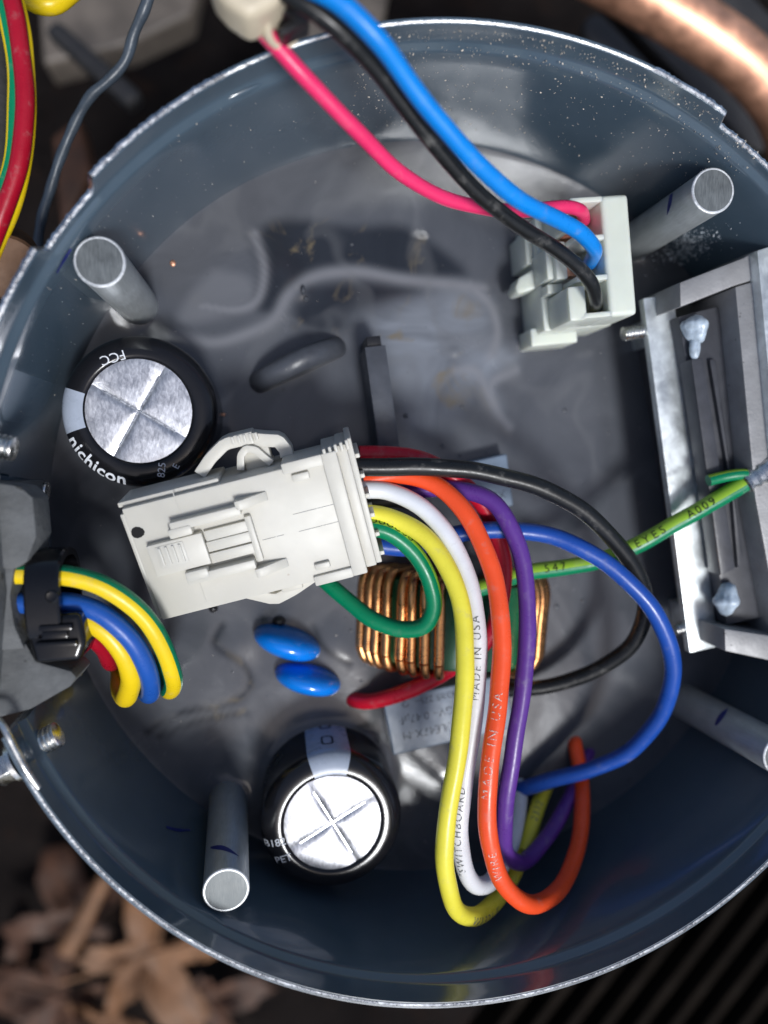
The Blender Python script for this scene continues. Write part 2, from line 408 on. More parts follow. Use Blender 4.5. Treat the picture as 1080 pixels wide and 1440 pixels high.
# ================================================================== CAN
RIM = 34.5; RI = 71.0
def ang_of(px, py, z):
    p = P(px, py, z); return math.degrees(math.atan2(p.y, p.x)) % 360
A_l0 = ang_of(143, 262, RIM); A_l1 = ang_of(68, 362, RIM)       # cut-away stretch at upper left
A_r1 = ang_of(1008, 180, RIM); A_r0 = A_r1-34                     # cut-away stretch at upper right
A_s0 = ang_of(2, 690, RIM)-2; A_s1 = ang_of(20, 1030, RIM)        # slot for the cable bushing
def rim_top(a):
    def st(x, lo, hi): t = min(1, max(0, (x-lo)/(hi-lo))); return t*t*(3-2*t)
    h = RIM
    h -= 3.2*st(a, A_l0, A_l0+.9)*(1-st(a, A_l1-.9, A_l1))
    h -= 2.6*st(a, A_r0, A_r0+1)*(1-st(a, A_r1-.9, A_r1))
    h -= 14*st(a, A_s0, A_s0+.8)*(1-st(a, A_s1-.8, A_s1))
    return h
can = empty('motor_can', (0, 0, -48), 'round blue grey painted steel can, its inside holding wires and capacitors', 'motor housing')
NA = 1080
# profile: (radius, height below the top edge or absolute z)
prof_in = [(RI, -48), (RI, -2), (RI, 8), (RI, 18), (RI, 26), (RI, 29.2), (RI+.15, 29.9), (RI+.85, 30.4), (RI+1.0, 31.2), (RI+1.0, 33.2), (RI+1.05, RIM)]
prof_out = [(RI+2.0, RIM), (RI+2.0, 31), (RI+1.7, 28), (RI+1.6, 10), (RI+1.6, -48)]
bm = NB(); rings = []
for i in range(NA):
    a = 360*i/NA; tp = rim_top(a); c, s = math.cos(R_(a)), math.sin(R_(a))
    wob = 1+.0012*math.sin(R_(a)*3+1)
    col = []
    for k, (r, z) in enumerate(prof_in+prof_out):
        zz = z if z <= tp-.9 else (tp-.9*(RIM-z)/(RIM-30.2) if z > 30 and tp > 30 else min(z, tp))
        zz = min(zz, tp)
        col.append(bm.verts.new((r*wob*c, r*wob*s, zz)))
    rings.append(col)
for i in range(NA):
    a, b = rings[i], rings[(i+1) % NA]
    for k in range(len(a)-1):
        bm.faces.new((a[k], b[k], b[k+1], a[k+1]))
bmesh.ops.recalc_face_normals(bm, faces=bm.faces)
obj('wall', bm, 'paint', can, ang=50, base=(0, 0, -48))
# bare, chewed metal edge on top of the wall
bm = NB(); rings = []
rnd = random.Random(3); jit = [rnd.uniform(-1, 1) for _ in range(NA)]
for i in range(NA):
    a = 360*i/NA; tp = rim_top(a); c, s = math.cos(R_(a)), math.sin(R_(a)); wob = 1+.0012*math.sin(R_(a)*3+1)
    cut = (A_l0-18 < a < A_l1+14) or (A_r0 < a < A_r1+10)
    j = jit[i]*(.13 if cut else .04); wd = .42 if cut else .26
    rm = RI+1.5+(.1 if cut else 0)
    col = [bm.verts.new(((rm+dr+(j if dr > 0 else j*.5))*wob*c, (rm+dr+(j if dr > 0 else j*.5))*wob*s, tp+dz+(abs(j)*.4 if dz > 0 else 0))) for dr, dz in ((-wd, -.3), (-wd*.9, .07), (0, .16), (wd*.9, .06), (wd, -.35))]
    rings.append(col)
for i in range(NA):
    a, b = rings[i], rings[(i+1) % NA]
    for k in range(4): bm.faces.new((a[k], b[k], b[k+1], a[k+1]))
bmesh.ops.recalc_face_normals(bm, faces=bm.faces)
obj('rim_edge', bm, 'raw_steel', can, ang=25, base=(0, 0, -48))
bm = lathe(NB(), (0, 0, -48), Z, [(RI+1.2, 0), (RI+1.2, 1.5)], 96); obj('floor_plate', bm, 'paint', can, base=(0, 0, -48))
# pressed dimple in the lip
p = wallpt(345, 131, RI+.6); t = Vector((-p.y, p.x, 0)).normalized(); nrm = Vector((-p.x, -p.y, 0)).normalized()
obj('dimple', ellipsoid(NB(), p, t, Z, nrm, 4.0, 1.0, .45, 24, 10), 'paint', can)

def wall_ribbon(pxs, width, mat_, name, parent, rr=RI-.05):
    pts = [wallpt(x, y, rr) for x, y in pxs]; path, L = smooth_path(pts, .5); bm = NB(); prev = None
    for i, p in enumerate(path):
        n = Vector((-p.x, -p.y, 0)).normalized(); d = (path[min(i+1, len(path)-1)]-path[max(i-1, 0)]).normalized(); s = n.cross(d).normalized()
        k = i/(len(path)-1); wd = width*(.55+.45*math.sin(math.pi*min(1, k*1.2+.1)))/2
        q = []
        for sg in (-1, 1):
            v = p+s*(sg*wd); h = math.hypot(v.x, v.y); q.append(bm.verts.new((v.x*rr/h, v.y*rr/h, v.z)))
        if prev: bm.faces.new((prev[0], q[0], q[1], prev[1]))
        prev = q
    return obj(name, bm, mat_, parent)
wall_ribbon([(952, 182), (956, 205), (962, 228), (970, 246)], 1.15, 'blue_ink', 'marker_stroke', can)
wall_ribbon([(100, 350), (90, 366), (80, 384)], 1.0, 'blue_ink', 'marker_stroke', can)
wall_ribbon([(234, 1163), (250, 1167), (268, 1167)], .8, 'blue_ink', 'marker_stroke', can)

# ---- potting resin
bumps = [(425, 412, 1.3, .5), (590, 340, 1.5, .35), (640, 495, 1.0, .3), (385, 872, 2.4, .9), (340, 905, 3.5, .35), (470, 905, 4, .5), (500, 930, 5, .4), (180, 1000, 6, .3), (640, 1085, 6, .5), (735, 480, 1.4, .6),
         (350, 560, 14, .3), (600, 450, 22, .25), (820, 620, 25, -.3), (300, 980, 16, .35), (260, 640, 16, -.3), (430, 1010, 12, .6), (520, 1000, 9, .5), (535, 560, 10, .4)]
bl = [(P(x, y, 0), s, h) for x, y, s, h in bumps]
collars = [(P(x, y, 0), rr) for x, y, rr in ((189, 425, 3.5), (896, 333, 3.5), (321, 1122, 3.5), (960, 985, 3.5))]
collars += [(Vector((P(195, 578, 13.8).x, P(195, 578, 13.8).y, 0)), 12.5), (Vector((P(468, 1158, 15).x, P(468, 1158, 15).y, 0)), 12.5)]
def poly_px(pts): return np.array([P(x, y, 0)[:2] for x, y in smooth_px(pts)])
def smooth_px(pts):
    path, L = smooth_path([Vector((x, y, 0)) for x, y in pts], 8); return [(p.x, p.y) for p in path]
def dist_line(xy, pl):
    d = np.full(len(xy), 1e9)
    for a, b in zip(pl[:-1], pl[1:]):
        ab = b-a; t = np.clip(((xy-a)@ab)/(ab@ab+1e-9), 0, 1); d = np.minimum(d, np.hypot(*(xy-a-t[:, None]*ab).T))
    return d
def inside(xy, pl):
    c = np.zeros(len(xy), bool)
    for a, b in zip(pl, np.roll(pl, -1, 0)):
        k = (a[1] > xy[:, 1]) != (b[1] > xy[:, 1]); xx = (b[0]-a[0])*(xy[:, 1]-a[1])/(b[1]-a[1]+1e-12)+a[0]; c ^= k & (xy[:, 0] < xx)
    return c
def area_mask(xy, pts, f):
    pl = poly_px(pts+[pts[0]]); d = dist_line(xy, pl); sd = np.where(inside(xy, pl), d, -d); t = np.clip(sd/f*.5+.5, 0, 1); return t*t*(3-2*t)
def line_mask(xy, pts, w_): return np.exp(-(dist_line(xy, poly_px(pts))/w_)**2)
FLOW = [[(245, 470), (300, 482), (345, 470), (385, 450), (405, 415), (440, 390), (500, 382), (560, 392), (620, 398), (680, 405)], [(285, 430), (330, 436), (360, 425), (372, 380), (358, 330)],
        [(660, 400), (690, 430), (700, 470), (690, 500)], [(725, 520), (690, 540), (700, 580), (716, 600)], [(690, 560), (668, 520), (640, 520)]]
DARK = [[(205, 1030), (262, 1000), (318, 990), (352, 962), (344, 935), (300, 905), (312, 880)], [(225, 1035), (290, 1010), (345, 1000)], [(440, 880), (455, 910), (490, 930)]]
def pot_zs(xy):
    x, y = xy[:, 0], xy[:, 1]; r = np.hypot(x, y); z = .25*np.sin(x*.09+1)*np.cos(y*.08)
    z = z+.12*np.exp(-(RI-r)/.8)
    for c, s, h in bl: z = z+h*np.exp(-((x-c.x)**2+(y-c.y)**2)/(s*s))
    for c, rr in collars: z = z+.5*np.exp(-np.maximum(0, np.hypot(x-c.x, y-c.y)-rr)/.9)
    for f in FLOW: z = z+.14*line_mask(xy, f, 1.5)
    for f in DARK: z = z-.07*line_mask(xy, f, .8)
    return z
def pot_z(x, y): return float(pot_zs(np.array([[x, y]]))[0])
NR, NTH = 170, 420
rr_ = (RI+.3)*(np.arange(1, NR+1)/NR)**.9; th_ = 2*np.pi*np.arange(NTH)/NTH
xy = np.vstack([[[0, 0]], np.stack([np.outer(rr_, np.cos(th_)).ravel(), np.outer(rr_, np.sin(th_)).ravel()], 1)])
zz_ = pot_zs(xy)
fc = [(0, 1+k, 1+(k+1) % NTH) for k in range(NTH)]
for i in range(NR-1):
    b0_, b1_ = 1+i*NTH, 1+(i+1)*NTH
    fc += [(b0_+k, b1_+k, b1_+(k+1) % NTH, b0_+(k+1) % NTH) for k in range(NTH)]
me = bpy.data.meshes.new('potting_resin'); me.from_pydata([tuple(v) for v in np.column_stack([xy, zz_])*S], [], fc)
light = np.zeros(len(xy))
for f, w_ in zip(FLOW, (1.1, .9, .9, 1.0, .9)): light = np.maximum(light, line_mask(xy, f, w_))
light = np.maximum(light, .55*area_mask(xy, [(300, 380), (350, 390), (358, 425), (330, 440), (250, 455), (262, 420)], 1.5))
milk = area_mask(xy, [(500, 452), (560, 432), (640, 405), (690, 430), (700, 480), (725, 505), (690, 535), (702, 580), (662, 540), (650, 585), (615, 600), (575, 612), (560, 560), (535, 485)], 3.0)
pool = np.maximum(area_mask(xy, [(352, 335), (385, 312), (430, 310), (500, 320), (560, 316), (592, 332), (640, 365), (655, 385), (600, 390), (550, 384), (500, 374), (440, 382), (402, 412), (385, 440), (362, 436), (366, 390)], 1.6),
                  area_mask(xy, [(430, 402), (500, 395), (560, 402), (590, 412), (520, 430), (490, 465), (430, 470), (412, 440)], 2.0))
for f in DARK: pool = np.maximum(pool, .9*line_mask(xy, f, .7))
at_ = me.color_attributes.new('film', 'FLOAT_COLOR', 'POINT')
at_.data.foreach_set('color', np.column_stack([light, milk, pool, np.ones(len(xy))]).astype(np.float32).ravel())
me.materials.append(M['potting']); me.shade_smooth()
pot = bpy.data.objects.new('potting_resin', me); COL.objects.link(pot); ORG[pot.name] = Vector((0, 0, 0))
tag(pot, 'glossy dark grey potting resin poured over the can floor', 'resin')
bm = NB(); rb = random.Random(21)
for _ in range(150):
    a = 2*math.pi*rb.random(); q = 68*math.sqrt(rb.random()); p = Vector((q*math.cos(a), q*math.sin(a), 0)); p.z = pot_z(p.x, p.y)-.03; k = .12+.32*rb.random()**3
    ellipsoid(bm, p, X, Y, Z, k, k*rb.uniform(.7, 1.2), k*.5, 10, 6)
tag(obj('resin_bubbles', bm, 'potting', pot), kind='stuff')
for x, y, rx, ry, rz, m_ in ((426, 410, .45, .9, .9, 'slate'), (430, 421, .5, .45, .7, 'slate'), (735, 480, .6, 1.0, .7, 'slate'), (570, 585, .45, .45, .35, 'slate'), (392, 872, 1.3, .9, 1.2, 'black_plastic'),
                             (300, 855, .9, .9, 1.0, 'black_plastic'), (243, 370, .55, .6, .25, 'pipe'), (315, 583, .35, .35, .2, 'pipe'), (820, 845, .45, .4, .2, 'slate'), (783, 853, .5, .5, .2, 'slate'), (886, 1097, .5, .5, .3, 'slate'), (795, 577, .5, .4, .2, 'slate')):
    p = P(x, y, 0); p.z = pot_z(p.x, p.y)
    obj('resin_blister', ellipsoid(NB(), p, X, Y, Z, rx, ry, rz, 16, 10), m_, pot)

# ================================================================== STANDOFF POSTS
def post(T_, B_, label, mark=None):
    t = P(T_[0], T_[1], 28.3); b = P(B_[0], B_[1], 0)
    rp = 3.55
    for q in (t, b):
        h = math.hypot(q.x, q.y); k = min(1, (RI-rp-.15)/h); q.x *= k; q.y *= k
    ax = (t-b).normalized(); L = (t-b).length
    e = empty('standoff_post', (b.x, b.y, -2), label, 'post', 'aluminium posts standing round the can')
    prof = [(rp, -2), (rp, L-.28)] + [(rp-.28+.28*math.cos(a), L-.28+.28*math.sin(a)) for a in (R_(20), R_(45), R_(70))]
    # cylinder side
    bm = lathe(NB(), b, ax, prof, 48, cap=False); shaft = obj('shaft', bm, 'alu_side', e)
    bm = lathe(NB(), b, ax, [(rp-.19, L-.02), (rp-.42, L+.005), (1.2, L-.05), (0, L-.06)], 48, cap=False); obj('end_face', bm, 'alu', e)
    bm = lathe(NB(), b, ax, [(rp+.03, L-.24), (rp-.02, L-.07), (rp-.16, L+.03), (rp-.36, L+.02)], 48, cap=False); obj('burred_edge', bm, 'alu_edge', e)
    if mark:
        bm = NB(); prev = None; u = ax.orthogonal().normalized(); v = ax.cross(u)
        # direction round the shaft that faces the mark's pixel
        for i in range(13):
            k = i/12; x = mark[0][0]+(mark[1][0]-mark[0][0])*k; y = mark[0][1]+(mark[1][1]-mark[0][1])*k+mark[2]*math.sin(math.pi*k)
            # ray / cylinder
            d = ray(x, y).normalized(); oc = CAM-b; dp = d-ax*d.dot(ax); op = oc-ax*oc.dot(ax)
            A, Bq, C = dp.dot(dp), 2*dp.dot(op), op.dot(op)-(rp+.03)**2; D = Bq*Bq-4*A*C
            if D < 0: continue
            p = CAM+d*((-Bq-math.sqrt(D))/(2*A)); hw = .62*math.sin(math.pi*min(1, .12+k*.9))+.06
            q = [bm.verts.new(p+ax*hw), bm.verts.new(p-ax*hw)]
            if prev: bm.faces.new((prev[0], q[0], q[1], prev[1]))
            prev = q
        obj('marker_stroke', bm, 'blue_ink', shaft)
    return e
post((140, 368), (189, 425), 'aluminium post at the cut rim, above the upright capacitor with the script name', None)
post((1003, 268), (896, 333), 'aluminium post beside the translucent connector, blue stroke on its side', ((945, 265), (938, 303), 3))
post((318, 1252), (321, 1122), 'aluminium post beside the capacitor with the mirror bright top, blue arc on its side', ((296, 1192), (336, 1204), -5))
post((1105, 1066), (960, 985), 'aluminium post below the cast bracket, near the blue wire, blue stroke on its side', ((1006, 1020), (1024, 996), -2))

# ================================================================== CAPACITORS
def capacitor(px, py, zt, label, words, stripe_deg, cross_deg, bright=False, side_words=()):
    c = P(px, py, zt); e = empty('electrolytic_capacitor', (c.x, c.y, -3), label, 'capacitor', 'electrolytic capacitors')
    RR = 12.5
    # profile as a polyline of (radius, z): from the disc outwards and down
    pl = [(8.55, zt-.45), (8.75, zt-.08), (9.2, zt)] + [(9.6+2.9*math.sin(a), zt-2.4+2.4*math.cos(a)) for a in [R_(i*7.5) for i in range(13)]] + [(RR, zt-5), (RR, -3)]
    sleeve = obj('sleeve', lathe(NB(), (c.x, c.y, 0), Z, pl, 72, cap=False), 'sleeve', e, ang=60)
    Ls = [0]
    for a, b in zip(pl, pl[1:]): Ls.append(Ls[-1]+math.hypot(a[0]-b[0], a[1]-b[1]))
    def at(s, ang, off=.03):
        j = 0
        while j < len(Ls)-2 and Ls[j+1] < s: j += 1
        k = (s-Ls[j])/(Ls[j+1]-Ls[j]); r = pl[j][0]+(pl[j+1][0]-pl[j][0])*k; z = pl[j][1]+(pl[j+1][1]-pl[j][1])*k
        dr, dz = pl[j+1][0]-pl[j][0], pl[j+1][1]-pl[j][1]; L_ = math.hypot(dr, dz); r -= off*dz/L_; z += off*dr/L_
        return Vector((c.x+r*math.cos(ang), c.y+r*math.sin(ang), z))
    # grey polarity stripe over the shoulder and down the side
    bm = NB(); rows = []
    ss = [.45+i*.25 for i in range(24)]+[7, 10, 14, Ls[-1]-.2]
    for s in ss: rows.append([bm.verts.new(at(s, R_(stripe_deg+(-18+36*k/12)), .04)) for k in range(13)])
    for a, b in zip(rows, rows[1:]):
        for k in range(12): bm.faces.new((a[k], a[k+1], b[k+1], b[k]))
    bmesh.ops.recalc_face_normals(bm, faces=bm.faces); stripe_ = obj('polarity_stripe', bm, 'stripe', e, ang=60)
    # vented metal top: four quadrants, each bulging a little, with a scored cross between them
    for q in range(4):
        bm = NB(); vs = {}; n = 12
        a0 = cross_deg+90*q
        for i in range(n+1):
            for k in range(n+1):
                r = 8.5*i/n; a = R_(a0+90*k/n)
                if i == 0 and k > 0: vs[i, k] = vs[0, 0]; continue
                # distance to the two score lines
                d = min(r*math.sin(R_(90*k/n)), r*math.sin(R_(90-90*k/n)))
                z = zt-.5+.30*(1-math.exp(-d/.35))+(.34 if bright else .07)*math.sin(math.pi*min(1, r/8.5))*math.sin(math.pi*k/n)-(.10*max(0, r-7.9))
                vs[i, k] = bm.verts.new((c.x+r*math.cos(a), c.y+r*math.sin(a), z))
        for i in range(n):
            for k in range(n):
                f = [vs[i, k], vs[i+1, k], vs[i+1, k+1], vs[i, k+1]]
                if i == 0: f = f[:3]
                bm.faces.new(f)
        bmesh.ops.recalc_face_normals(bm, faces=bm.faces)
        obj('top_quadrant', bm, 'foil', e, ang=70)
    for q in range(2):
        d = Vector((math.cos(R_(cross_deg+90*q)), math.sin(R_(cross_deg+90*q)), 0))
        bm = box(NB(), Vector((c.x, c.y, zt-.36+.03*q)), d, Z.cross(d), Z, 13.2, .22, .12); obj('score_line', bm, 'raw_steel', e)
    # lettering
    for s, size, ang, s0, ink, bold in words:
        bm, wd, y0, y1 = text_bm(s, size, max(3, len(s)*2), 5, bold, 1.05)
        for v in bm.verts: v.co = at(s0-v.co.y, R_(ang)+(v.co.x-wd/2)/RR, .07)
        obj('printing', bm, ink, sleeve, smooth=False)
    for s, size, ang, zz, ink in side_words:     # lines running round the side, tops towards the shoulder
        bm, wd, y0, y1 = text_bm(s, size, max(3, len(s)*2), 2)
        for v in bm.verts:
            a = R_(ang)+(v.co.x-wd/2)/RR; v.co = Vector((c.x+(RR+.07)*math.cos(a), c.y+(RR+.07)*math.sin(a), zz+v.co.y))
        obj('printing', bm, ink, sleeve, smooth=False)
    return e, at, stripe_, sleeve
def ring_angle(px, py, cx, cy): return math.degrees(math.atan2(-(py-cy), px-cx))
cap1, cat1, str1, slv1 = capacitor(195, 578, 13.8, 'black capacitor with dull silver top and script name, near the ivory plug',
          [('nichicon', 3.5, ring_angle(140, 640, 195, 575), 4.55, 'white_ink', .07)], ring_angle(107, 575, 195, 575), 60,
          False)
cap2, cat2, str2, slv2 = capacitor(468, 1158, 15.0, 'black capacitor with mirror bright top and grey stripe, beside the yellow wire loop',
          [], ring_angle(462, 1040, 467, 1160), 30, True,
          [('CE  105°C', 2.0, 152, 5.4, 'grey_ink'), ('330µF', 2.3, 150, 2.2, 'grey_ink'), ('450V', 2.0, 150, -1.0, 'grey_ink')])
def cap_radial(parent, s, size, px, py, z, ink, dirdeg):
    """small lettering lying on the capacitor shoulder"""
    c = P(px, py, z); d = Vector((math.cos(R_(dirdeg)), math.sin(R_(dirdeg)), 0)); u = Z.cross(d); cc = worg(parent)
    bm, wd, y0, y1 = text_bm(s, size, 4, 3)
    zt = z
    for v in bm.verts:
        q = c+d*(v.co.x-wd/2)+u*v.co.y; r = math.hypot(q.x-cc.x, q.y-cc.y)
        k = min(1, max(0, (r-9.6)/2.9)); q.z = zt-2.4+2.4*math.sqrt(max(0, 1-k*k))+.08; v.co = q
    obj('printing', bm, ink, slv1 if parent == cap1 else slv2, smooth=False)
cap_radial(cap1, '825', 1.7, 232, 662, 13.8, 'white_ink', 82)
cap_radial(cap1, 'E', 1.5, 251, 658, 13.8, 'white_ink', 60)
cap_radial(cap1, 'FCC', 2.2, 157, 497, 13.8, 'white_ink', 198)
cap_radial(cap2, 'B182', 1.9, 387, 1191, 15.0, 'white_ink', 12)
cap_radial(cap2, 'PET', 1.9, 400, 1213, 15.0, 'white_ink', 18)
# minus marks on the second stripe
for zz in (8.6, 1.0):
    a0 = R_(ring_angle(462, 1040, 467, 1160)); cc = worg(cap2); bm = NB(); n = 20
    for i in range(n):
        q = []
        for j in (i, i+1):
            for rr in (1, .68):
                t = 2*math.pi*j/n; sx = math.copysign(abs(math.cos(t))**.5, math.cos(t)); sy = math.copysign(abs(math.sin(t))**.5, math.sin(t))
                a = a0+sx*rr*1.15/12.5; z_ = zz+sy*rr*2.0 if rr == 1 else zz+sy*1.6
                q.append(bm.verts.new((cc.x+12.58*math.cos(a), cc.y+12.58*math.sin(a), z_)))
        bm.faces.new((q[0], q[1], q[3], q[2]))
    obj('minus_mark', bm, 'dark_ink', str2, smooth=False)

# ================================================================== IVORY CONNECTOR
TL, TR, BR, BL = P(169, 722, 25), P(449, 640.6, 28.2), P(501.7, 808, 24.6), P(229.5, 867, 21)
cu_ = ((TR-TL)+(BR-BL)).normalized(); cv_ = ((BL-TL)+(BR-TR)); cv_ = (cv_-cu_*cv_.dot(cu_)).normalized(); cn_ = cu_.cross(cv_)
if cn_.z < 0: cn_ = -cn_
co_ = (TL+TR+BR+BL)/4
LL = ((TR-TL).length+(BR-BL).length)/2; WW = ((BL-TL).length+(BR-TR).length)/2
co_ = co_-cu_*(LL/2)-cv_*(WW/2)             # local origin: upper left corner of the big face
def C(u, v, n): return co_+cu_*u+cv_*v+cn_*n
def zuv(zx, zy):
    """pixel of an enlarged detail of the connector -> local (u, v)"""
    p0 = CAM; d = ray(140+zx/2.571, 590+zy/2.571); t = (co_-p0).dot(cn_)/d.dot(cn_); q = p0+d*t-co_
    return q.dot(cu_), q.dot(cv_)
b0 = C(LL/2, WW/2, -11)
conn = empty('plug_connector', b0, 'ivory multi pin plug lying among the coloured wires, latch on its face', 'connector')
def cbox(bm, u0, u1, v0, v1, n0, n1):
    return box(bm, C((u0+u1)/2, (v0+v1)/2, (n0+n1)/2), cu_, cv_, cn_, u1-u0, v1-v0, n1-n0)
def zb(zx, zy, du, dv, n0, n1, bm=None):
    u, v = zuv(zx, zy); return cbox(bm or NB(), u-du/2, u+du/2, v-dv/2, v+dv/2, n0, n1)
obj('shell', cbox(NB(), 0, LL+.5, 0, WW, -11, 0), 'nylon', conn, .35)
obj('back_shell', cbox(NB(), -.75, 15, -.8, .05, -9, -1.2), 'nylon', conn, .3)
obj('end_lip', cbox(NB(), -.7, .02, .9, WW-.1, -10, -.5), 'nylon', conn, .25)
# front collar: frame round the wire end
bm = NB(); cbox(bm, LL-.2, LL+2.2, -.8, WW+.6, -11.4, .55); obj('collar', bm, 'nylon', conn, .3)
obj('collar_tab', cbox(NB(), LL-6.3, LL-.1, -.85, .9, -5, .75), 'nylon', conn, .25)
obj('collar_tab', cbox(NB(), LL-6.3, LL-.1, WW-1.0, WW+.65, -5, .6), 'nylon', conn, .25)
obj('collar_tab', cbox(NB(), LL-5.6, LL-3.2, WW-3.0, WW-1.9, -.2, .75), 'nylon', conn, .2)
obj('collar_tab', cbox(NB(), LL-5.2, LL-2.6, 1.2, 2.4, -.2, .7), 'nylon', conn, .2)
obj('end_cap', cbox(NB(), LL+2.15, LL+3.9, -1.2, WW+.1, -10.6, -.5), 'nylon', conn, .35)
obj('end_cap_rib', cbox(NB(), LL+3.85, LL+4.8, -1.9, WW-.2, -10.2, -.56), 'nylon', conn, .2)
for i in range(5):     # little teeth along the upper corner of the cap
    u = LL+.2+i*.9; obj('tooth', cbox(NB(), u, u+.5, -1.45-.1*i, -.3, -1.6, .45-.1*i), 'nylon', conn, .2)
for i in range(6):     # low dividers between the wire entries
    v = 1.2+i*(WW-2.6)/5; obj('divider', cbox(NB(), LL+4.7, LL+5.5, v-.35, v+.35, -9.5, -1.3), 'nylon', conn, .15)
# latch
pad = obj('latch_pad', zb(292, 480, 8.6, 5.2, -.3, 1.35), 'nylon', conn, .25)
for i in range(4): obj('grip_rib', zb(232+i*24, 484-i*5, .35, 2.9, 1.2, 1.75), 'nylon', pad, .1)
obj('grip_frame', zb(268, 478, 4.3, 3.5, 1.2, 1.46), 'nylon', pad, .1)
obj('latch_rail', zb(388, 347, 10.8, 1.5, -.2, 1.9), 'nylon', conn, .25)
obj('latch_rail', zb(445, 538, 10.8, 1.5, -.2, 1.9), 'nylon', conn, .25)
obj('latch_hook', zb(300, 393, 3.6, 1.6, -.2, 2.1), 'nylon', conn, .45)
obj('latch_hook', zb(360, 545, 3.6, 1.6, -.2, 2.1), 'nylon', conn, .45)
for x, y in ((462, 398), (470, 437), (482, 478)): obj('latch_bar', zb(x, y, 6.8, 1.66, -.2, .75), 'nylon', conn, .1)
obj('latch_bridge', zb(560, 425, 1.0, 7.6, -.2, 1.0), 'nylon', conn, .25)
def ramp_(zx0, zy0, zx1, zy1, w_):
    u0, v0 = zuv(zx0, zy0); u1, v1 = zuv(zx1, zy1); v = (v0+v1)/2; bm = NB()
    prism(bm, [C(u0, v-w_/2, -.1), C(u0, v-w_/2, 1.9), C(u0+1, v-w_/2, 1.9), C(u1, v-w_/2, .25), C(u1, v-w_/2, -.1)], cv_*w_); obj('ramp', bm, 'nylon', conn, .2)
ramp_(495, 305, 605, 272, 1.5); ramp_(570, 545, 680, 512, 1.5)
for (a, b) in (((265, 262), (282, 345)), ((362, 590), (382, 660))):      # seams of the moulding
    (u0, v0), (u1, v1) = zuv(*a), zuv(*b); obj('seam', cbox(NB(), u0-.06, u0+.06, v0, v1, -.05, .07), 'nylon', conn)
for x0, y0, x1, y1 in ((410, 478, 555, 440), (395, 440, 520, 405), (590, 440, 665, 412), (700, 345, 850, 303), (720, 400, 870, 372)):
    (u0, v0), (u1, v1) = zuv(x0, y0), zuv(x1, y1); v = (v0+v1)/2; obj('seam', cbox(NB(), u0, u1, v-.035, v+.035, -.05, .03), 'grey_ink', conn)
u, v = zuv(138, 408)
bm = NB(); vs = [bm.verts.new(C(u+1.0*math.cos(t)*(1+.04*math.sin(3*t+1)+.03*math.sin(11*t)), v+.9*math.sin(t)*(1+.04*math.sin(3*t+1)+.03*math.sin(11*t)), .03)) for t in [2*math.pi*i/40 for i in range(40)]]; bm.faces.new(vs)
obj('ink_dot', bm, 'blot_ink', conn)
# side wings (sprung ears)
def ear(zpts, n0, n1, th, name='side_ear'):
    pts = [Vector((*zuv(*q), 0)) for q in zpts]; path = [pts[0]]
    for a_, b_ in zip(pts, pts[1:]): path += [a_.lerp(b_, .12), a_.lerp(b_, .5), a_.lerp(b_, .88)]
    path.append(pts[-1]); bm = NB(); prev = None; first = None
    for i, p in enumerate(path):
        d = (path[min(i+1, len(path)-1)]-path[max(i-1, 0)]).normalized(); s = Vector((-d.y, d.x, 0))
        q = [bm.verts.new(C(p.x+s.x*k*th/2, p.y+s.y*k*th/2, n)) for k, n in ((-1, n0), (1, n0), (1, n1), (-1, n1))]
        if prev:
            for k in range(4): bm.faces.new((prev[k], q[k], q[(k+1) % 4], prev[(k+1) % 4]))
        else: first = q
        prev = q
    bm.faces.new(first); bm.faces.new(prev[::-1]); bmesh.ops.recalc_face_normals(bm, faces=bm.faces)
    return obj(name, bm, 'nylon', conn, .18)
ear([(345, 225), (385, 165), (440, 110), (545, 85)], -8, -4.2, 1.9)
ear([(520, 92), (590, 98), (640, 100), (668, 135), (672, 160)], -8, -4.6, 2.0)
ear([(500, 205), (500, 150), (520, 125), (555, 130), (590, 160), (615, 180)], -7, -3.8, 1.1)
for i in range(5): obj('tooth', zb(470+i*22, 96-i*4, .45, 1.2, -5.2, -4.0), 'nylon', conn, .1)
obj('ear_web', zb(560, 165, 4.4, 3.8, -7.5, -5.0), 'nylon', conn, .4)
ear([(480, 640), (632, 676), (700, 640), (770, 592)], -7.5, -2.5, 1.9)
obj('ear_web', zb(690, 612, 3.6, 2.6, -5, -1.8), 'nylon', conn, .5)
obj('ear_web', zb(585, 640, 6, 1.8, -6, -3.4), 'nylon', conn, .4)

# ================================================================== TRANSLUCENT CONNECTOR
ZT = 20.0
q0, q1, q2, q3 = P(787.5, 277, ZT), P(881, 275, ZT), P(897.6, 439, ZT), P(806, 451, ZT)
tx = ((q1-q0)+(q2-q3)).normalized(); ty = Vector((tx.y, -tx.x, 0))     # tx across, ty downwards in the picture
TW = ((q1-q0).length+(q2-q3).length)/2; TH = ((q3-q0).length+(q2-q1).length)/2
to = (q0+q1+q2+q3)/4-tx*TW/2-ty*TH/2; to.z = 0
def D(u, v, z): return to+tx*u+ty*v+Z*z
hdr = empty('header_connector', D(TW/2, TH/2, -1), 'translucent milky white socket holding the pink, black and sky blue wires', 'connector')
def db(u0, u1, v0, v1, z0, z1): return box(NB(), D((u0+u1)/2, (v0+v1)/2, (z0+z1)/2), tx, ty, Z, u1-u0, v1-v0, z1-z0)
obj('base', db(-1.2, TW+.1, -.2, TH+.2, -1, 10.5), 'natural', hdr, .5)
obj('back_plate', db(TW-4.8, TW+.1, -.1, TH+.1, 10.4, ZT), 'natural', hdr, .9, 4)
th = TH/3
